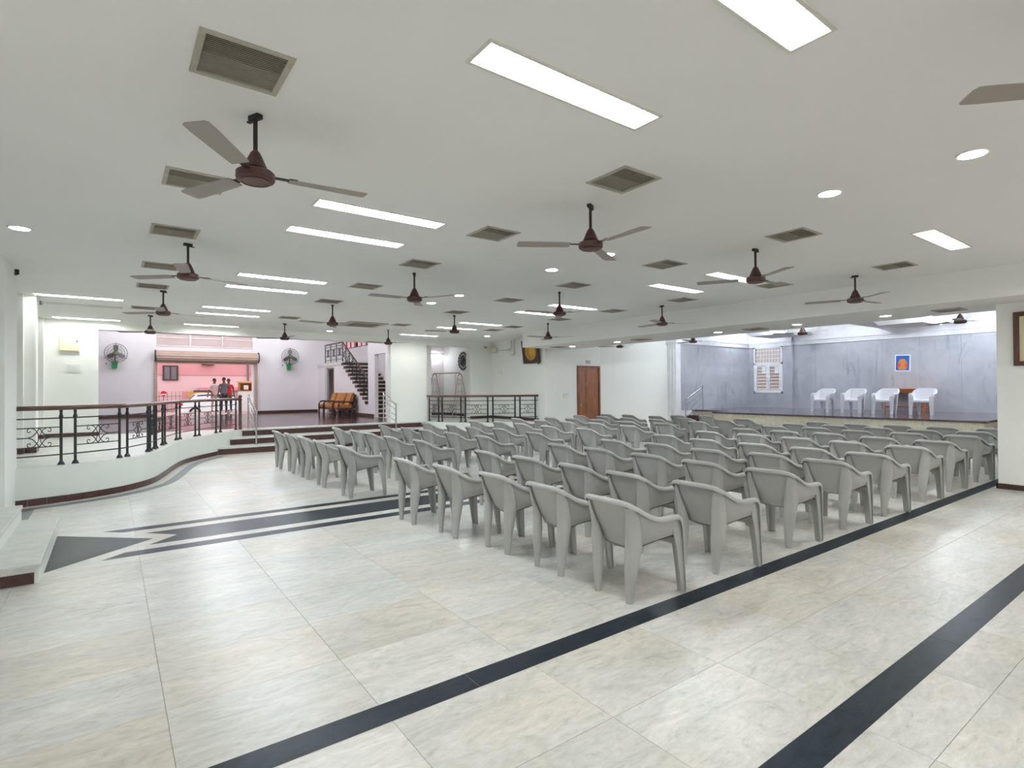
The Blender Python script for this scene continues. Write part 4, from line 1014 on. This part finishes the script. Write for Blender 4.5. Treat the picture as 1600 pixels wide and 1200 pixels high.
t = empty('window_2', (22.2, 0, 0)); t['kind'] = 'structure'; t['label'] = 'white grilled window left on the stage wall'
ya, yb, za, zb, zm = 11.52, 12.76, 1.38, 3.32, 2.62
obj('window_frame', MB().box(-.03, .08, ya, ya+.07, za, zb).box(-.03, .08, yb-.07, yb, za, zb).box(-.03, .08, ya, yb, za, za+.07).box(-.03, .08, ya, yb, zb-.06, zb).box(-.03, .08, ya, yb, zm-.035, zm+.035), 'window_white', t)
for k in range(8): obj('grille_bar', B(-.01, .005, ya+.07+(yb-ya-.14)*(k+1)/9-.012, ya+.07+(yb-ya-.14)*(k+1)/9+.012, zm+.035, zb-.06), 'window_white', t)
for k in range(3): obj('grille_bar', B(-.01, .005, ya+.07, yb-.07, zm+.035+.165*(k+1)-.012, zm+.035+.165*(k+1)+.012), 'window_white', t)
for k in range(8): obj('grille_bar', B(.02, .035, ya+.07, yb-.07, za+.1+.135*k, za+.125+.135*k), 'window_white', t)
for s_ in (0, 1):
    y0 = ya+.07 if s_ == 0 else (ya+yb)/2; y1 = (ya+yb)/2 if s_ == 0 else yb-.07
    lf = obj('casement', MB().box(-.02, .02, y0, y0+.08, za+.07, zm-.035).box(-.02, .02, y1-.08, y1, za+.07, zm-.035).box(-.02, .02, y0+.08, y1-.08, za+.07, za+.14).box(-.02, .02, y0+.08, y1-.08, zm-.1, zm-.035), 'window_white', t)
    obj('pane', B(.0, .006, y0+.08, y1-.08, za+.14, zm-.1), 'glass', lf)
    obj('paper_note', B(-.004, -.001, y0+.1, y0+.27, zm-.42, zm-.13), 'poster_white', lf)
obj('pane', B(.05, .056, ya+.07, yb-.07, zm+.035, zb-.06), 'glass', t)

# ================================================================== OUTSIDE
struct('floor_outside', B(-14, 24, 28.6, 33.0, .3, LOB-.005).box(-20, 40, 33.0, 41, -.3, .1), 'outside_paving')
hs = empty('pink_house', (0, 40.5, .1))
obj('lower_wall', B(-16, 26, 0, .3, 0, 2.55), 'pink_light', hs); obj('upper_wall', B(-16, 26, -.06, .3, 2.55, 7.5), 'pink_dark', hs)
wd = obj('window', MB().box(2.62, 3.46, -.1, .0, 2.2, 2.28).box(2.62, 3.46, -.1, 0, 3.06, 3.14).box(2.62, 2.72, -.1, 0, 2.28, 3.06).box(3.36, 3.46, -.1, 0, 2.28, 3.06).box(3.0, 3.08, -.1, 0, 2.28, 3.06), 'outside_dark_frame', hs)
obj('pane', B(2.72, 3.0, -.08, -.065, 2.28, 3.06).box(3.08, 3.36, -.08, -.065, 2.28, 3.06), 'fence_iron', wd)
obj('ledge', B(4.6, 7.2, -.35, 0, 1.55, 1.75), 'pink_dark', hs); obj('dark_strip', B(4.3, 6.3, -.36, -.06, 1.45, 1.56), 'outside_dark_frame', hs)
obj('sunshade', B(4.75, 5.45, -.3, -.06, 3.2, 3.3), 'outside_dark_frame', hs); obj('drain_pipe', MB().tube([(7.5, -.12, 1.2), (7.5, -.12, 4.2)], .06, 8), 'fence_iron', hs)
tag(hs, 'pink house with a brown window across the street', 'house')
struct('wall_outside_stage', B(24.5, 24.7, 9, 16, 0, 5), 'sign_grey')
fe = empty('street_fence', (0, 39.6, .1))
for k in range(6): obj('post', MB().bbox(1.9+1.7*k, 2.15+1.7*k, -.12, .12, 0, 1.55, .04), 'pink_post', fe)
for z in (.3, .75, 1.2): obj('rail', B(1.0, 11, -.02, .02, z, z+.03), 'fence_iron', fe)
bar = MB().box(-.012, .012, -.012, .012, 0, 1.45).mesh('bar', 'fence_iron')
for k in range(46): link('bar', bar, fe, (1.1+.215*k, 0, .05))
tag(fe, 'pink posted iron fence before the pink house', 'fence')
t = empty('banner', (4.35, 39.3, 1.25)); obj('board', B(-.5, .55, -.03, 0, 0, .28), 'sign_yellow', t); obj('frame', MB().box(-.53, .58, -.035, .005, -.03, 0).box(-.53, .58, -.035, .005, .28, .31), 'crate_wood', t)
obj('stake', B(-.4, -.36, -.02, .0, -1.15, 0).box(.4, .44, -.02, 0, -1.15, 0), 'crate_wood', t)
tag(t, 'yellow banner board on the fence behind the white car', 'sign')
t = empty('red_sign', (2.6, 39.35, .1)); obj('disc', MB().lathe([(.16, -.03), (.16, 0)], 18, (0, 0, 1.38), 'y'), 'tail_red', t); obj('band', B(-.13, .13, -.035, -.03, 1.3, 1.36), 'poster_white', t); obj('stake', B(-.02, .02, -.02, .02, 0, 1.3), 'fence_iron', t)
tag(t, 'round red sign on the fence left of the car', 'sign')
# car, seen from the side
t = empty('car', (5.1, 36.3, .1)); W2 = .8
prof = [(-1.95, .28), (-1.98, .62), (-1.9, .85), (-1.6, .92), (-1.2, 1.33), (-.9, 1.42), (.25, 1.4), (.55, 1.3), (1.0, .95), (1.75, .82), (1.95, .6), (1.95, .3)]
rings = []
for yy, s_ in ((-W2, .96), (-W2*.9, 1.0), (W2*.9, 1.0), (W2, .96)):
    rings.append([(x*(1 if abs(x) < 1.7 else s_), yy*(1 if z < .95 else .86), z) for x, z in prof])
obj('body', MB().loft(rings), 'car_white', t, 35)
gl = lambda pts_, y0, y1: MB().prism(pts_, y0, y1, 'y')
for s_ in (-1, 1):
    ys_ = s_*W2*.875; e = .02*s_
    obj('side_window', gl([(-1.35, .98), (-1.1, 1.29), (-.38, 1.34), (-.38, .98)], ys_, ys_+e), 'car_glass', t); obj('side_window', gl([(-.28, .98), (-.28, 1.34), (.25, 1.33), (.75, .98)], ys_, ys_+e), 'car_glass', t)
    for x in (-1.25, 1.2):
        wh = obj('wheel', MB().lathe([(.2, -.1), (.3, -.1), (.31, 0), (.3, .1), (.2, .1)], 20, (x, s_*(W2-.06), .31), 'y'), 'rubber', t, 40)
        obj('hubcap', MB().lathe([(.2, s_*.105), (.18, s_*.12), (.03, s_*.125)], 14, (x, s_*(W2-.06), .31), 'y'), 'hubcap', wh, 40)
    obj('tail_light', B(-1.98, -1.85, s_*.55, s_*.8, .7, .85), 'tail_red', t); obj('head_light', B(1.8, 1.93, s_*.5, s_*.76, .62, .75), 'amber', t)
obj('rear_window', MB().prism([(-1.62, .97), (-1.25, 1.32), (-1.22, 1.31), (-1.58, .96)], -.55, .55, 'y'), 'car_glass', t)
obj('windscreen', MB().prism([(.6, 1.29), (1.02, .98), (1.05, 1.0), (.63, 1.32)], -.58, .58, 'y'), 'car_glass', t)
obj('bumper', B(-2.02, -1.9, -.7, .7, .3, .5).box(1.9, 2.0, -.7, .7, .3, .5), 'car_white', t)
tag(t, 'white car parked in the street outside the entrance', 'car')
t = empty('wooden_kiosk', (5.65, 31.2, LOB)); obj('counter', MB().bbox(-.32, .34, -.25, .25, .0, 1.05, .02), 'poster_white', t); obj('crate', MB().box(-.3, .3, -.22, .22, 1.05, 1.1).box(-.3, -.26, -.22, .22, 1.1, 1.48).box(.26, .3, -.22, .22, 1.1, 1.48).box(-.3, .3, .18, .22, 1.1, 1.48), 'crate_wood', t)
obj('lid', MB().loft([[(-.36, -.26, 1.48), (.34, -.26, 1.48), (.34, -.26, 1.52), (-.36, -.26, 1.52)], [(-.36, .26, 1.55), (.34, .26, 1.55), (.34, .26, 1.59), (-.36, .26, 1.59)]]), 'crate_wood', t)
o = obj('paper_note', B(-.11, .11, -.262, -.255, 1.15, 1.37), 'poster_white', t)
tag(t, 'wooden box on a white counter at the right of the entrance', 'counter')
t = empty('plastic_drum', (5.8, 32.5, LOB)); obj('barrel', MB().lathe([(.2, 0), (.24, .05), (.26, .4), (.24, .8), (.2, .86), (.05, .87)], 18), 'blue_plastic', t, 40); obj('lid', MB().lathe([(.21, .86), (.21, .9), (.05, .91)], 18), 'blue_plastic', t, 40)
tag(t, 'blue plastic drum beside the standing men outside', 'drum')

# people at the entrance
def person(loc, rz, label, pose, mats, h=1.7, cap=False):
    s_ = h/1.75
    V = {'pelvis': (0, 0, .95), 'belly': (0, 0, 1.08), 'chest': (0, .01, 1.3), 'neck': (0, .0, 1.49), 'head0': (0, -.01, 1.58), 'head': (0, -.02, 1.66), 'headt': (0, -.01, 1.74)}
    Rr = {'pelvis': (.16, .115), 'belly': (.15, .105), 'chest': (.17, .115), 'neck': (.055, .055), 'head0': (.065, .075), 'head': (.078, .092), 'headt': (.055, .065)}
    Ed = [('pelvis', 'belly'), ('belly', 'chest'), ('chest', 'neck'), ('neck', 'head0'), ('head0', 'head'), ('head', 'headt')]
    for sd, nm in ((-1, 'l'), (1, 'r')):
        el, wr = pose[nm]
        V.update({nm+'hip': (sd*.095, 0, .88), nm+'kn': (sd*.11, -.02, .5), nm+'an': (sd*.12, .02, .09), nm+'to': (sd*.14, -.14, .04), nm+'sh': (sd*.19, 0, 1.41), nm+'el': el, nm+'wr': wr})
        Rr.update({nm+'hip': (.095, .1), nm+'kn': (.065, .068), nm+'an': (.048, .05), nm+'to': (.042, .03), nm+'sh': (.068, .066), nm+'el': (.045, .045), nm+'wr': (.03, .026)})
        Ed += [('pelvis', nm+'hip'), (nm+'hip', nm+'kn'), (nm+'kn', nm+'an'), (nm+'an', nm+'to'), ('chest', nm+'sh'), (nm+'sh', nm+'el'), (nm+'el', nm+'wr')]
        d = (Vector(wr)-Vector(el)).normalized(); sdv = d.cross(Vector((0, 1, .2))).normalized(); pm = Vector(wr)+d*.08
        V[nm+'pm'] = tuple(pm); Rr[nm+'pm'] = (.036, .02); Ed.append((nm+'wr', nm+'pm'))
        for q in range(4):
            f0 = pm+sdv*(q-1.5)*.019+d*.035; f1 = f0+d*(.035+.01*(q in (1, 2)))+Vector((0, -.015, 0))
            V[nm+'f%d' % q] = tuple(f0); V[nm+'g%d' % q] = tuple(f1); Rr[nm+'f%d' % q] = (.009, .009); Rr[nm+'g%d' % q] = (.008, .008); Ed += [(nm+'pm', nm+'f%d' % q), (nm+'f%d' % q, nm+'g%d' % q)]
        th = Vector(wr)+d*.04+sdv*.04; V[nm+'th'] = tuple(th); V[nm+'ti'] = tuple(th+d*.04+sdv*.01); Rr[nm+'th'] = (.01, .01); Rr[nm+'ti'] = (.009, .009); Ed += [(nm+'wr', nm+'th'), (nm+'th', nm+'ti')]
    keys = list(V); me = bpy.data.meshes.new('figure'); me.from_pydata([tuple(c*s_ for c in V[k]) for k in keys], [(keys.index(a), keys.index(b)) for a, b in Ed], [])
    tmp = bpy.data.objects.new('figure', me); COL.objects.link(tmp)
    tmp.modifiers.new('skin', 'SKIN'); sb = tmp.modifiers.new('sub', 'SUBSURF'); sb.levels = 1; sb.render_levels = 1
    for i, k in enumerate(keys):
        sv = me.skin_vertices[0].data[i]; sv.radius = tuple(c*s_ for c in Rr[k]); sv.use_root = (k == 'pelvis')
    dg = bpy.context.evaluated_depsgraph_get(); body = bpy.data.meshes.new_from_object(tmp.evaluated_get(dg)); bpy.data.objects.remove(tmp)
    body.materials.clear()
    for m_ in mats: body.materials.append(MATS[m_])                # skin, shirt, trousers, shoe
    wr_ = [Vector(pose[q][1])*s_ for q in 'lr']; el_ = [Vector(pose[q][0])*s_ for q in 'lr']
    for p in body.polygons:
        c = p.center; z = c.z/s_; p.use_smooth = True
        arm = any((c-w_).length < (.24 if mats[1] != 'shirt_grey' else .16)*s_ for w_ in wr_)
        p.material_index = 0 if (z > 1.47 or arm) else (1 if z > .93 else (2 if z > .1 else 3))
    root = empty('person', loc, rz); link('body', body, root)
    hb = MB(); rings = []
    for k in range(6):
        a = k/5*1.45; rings.append([(.087*s_*math.cos(a)*math.cos(q*PI/8), (-.01+.1*math.cos(a)*math.sin(q*PI/8)+.012)*s_, (1.665+.105*math.sin(a))*s_) for q in range(16)])
    hb.loft(rings); obj('cap' if cap else 'hair', hb, 'trousers_dark' if cap else 'hair_black', root, 60)
    fa = MB()
    fa.lathe([(.012, -.01), (.012, .01)], 8, (-.032*s_, -.107*s_, 1.665*s_), 'y'); fa.lathe([(.012, -.01), (.012, .01)], 8, (.032*s_, -.107*s_, 1.665*s_), 'y'); fa.box(-.025*s_, .025*s_, -.108*s_, -.09*s_, 1.595*s_, 1.605*s_)
    obj('eyes_and_mouth', fa, 'hair_black', root)
    obj('nose', MB().loft([[(-.01*s_, -.1*s_, 1.66*s_), (.01*s_, -.1*s_, 1.66*s_), (0, -.108*s_, 1.66*s_)], [(-.018*s_, -.1*s_, 1.62*s_), (.018*s_, -.1*s_, 1.62*s_), (0, -.13*s_, 1.622*s_)]]), 'skin', root)
    for sx in (-1, 1): obj('ear', MB().lathe([(.028*s_, sx*.078*s_), (.024*s_, sx*.095*s_)], 8, (0, .0, 1.645*s_), 'x'), 'skin', root)
    tag(root, label, 'person'); return root
relaxed = {'l': ((-.25, .03, 1.13), (-.26, -.06, .9)), 'r': ((.25, .03, 1.13), (.26, -.06, .9))}
reach = {'l': ((-.27, -.12, 1.2), (-.36, -.34, 1.22)), 'r': ((.26, .02, 1.14), (.24, -.1, .92))}
out_ = {'l': ((-.27, .03, 1.16), (-.34, -.02, .93)), 'r': ((.26, -.12, 1.16), (.2, -.32, 1.2))}
person((4.62, 30.9, LOB), PI+.25, 'person in grey shirt and dark trousers seen from behind, reaching out', reach, ['skin', 'shirt_grey', 'trousers_dark', 'rubber'], 1.76)
person((4.3, 31.7, LOB), .35, 'person in a cap and pale shirt facing the man in grey', out_, ['skin', 'shirt_pale', 'trousers_pale', 'rubber'], 1.72, True)
person((5.05, 32.3, LOB), .1, 'person in a red shirt mostly hidden behind the man in grey', relaxed, ['skin', 'shirt_red', 'trousers_dark', 'rubber'], 1.72)
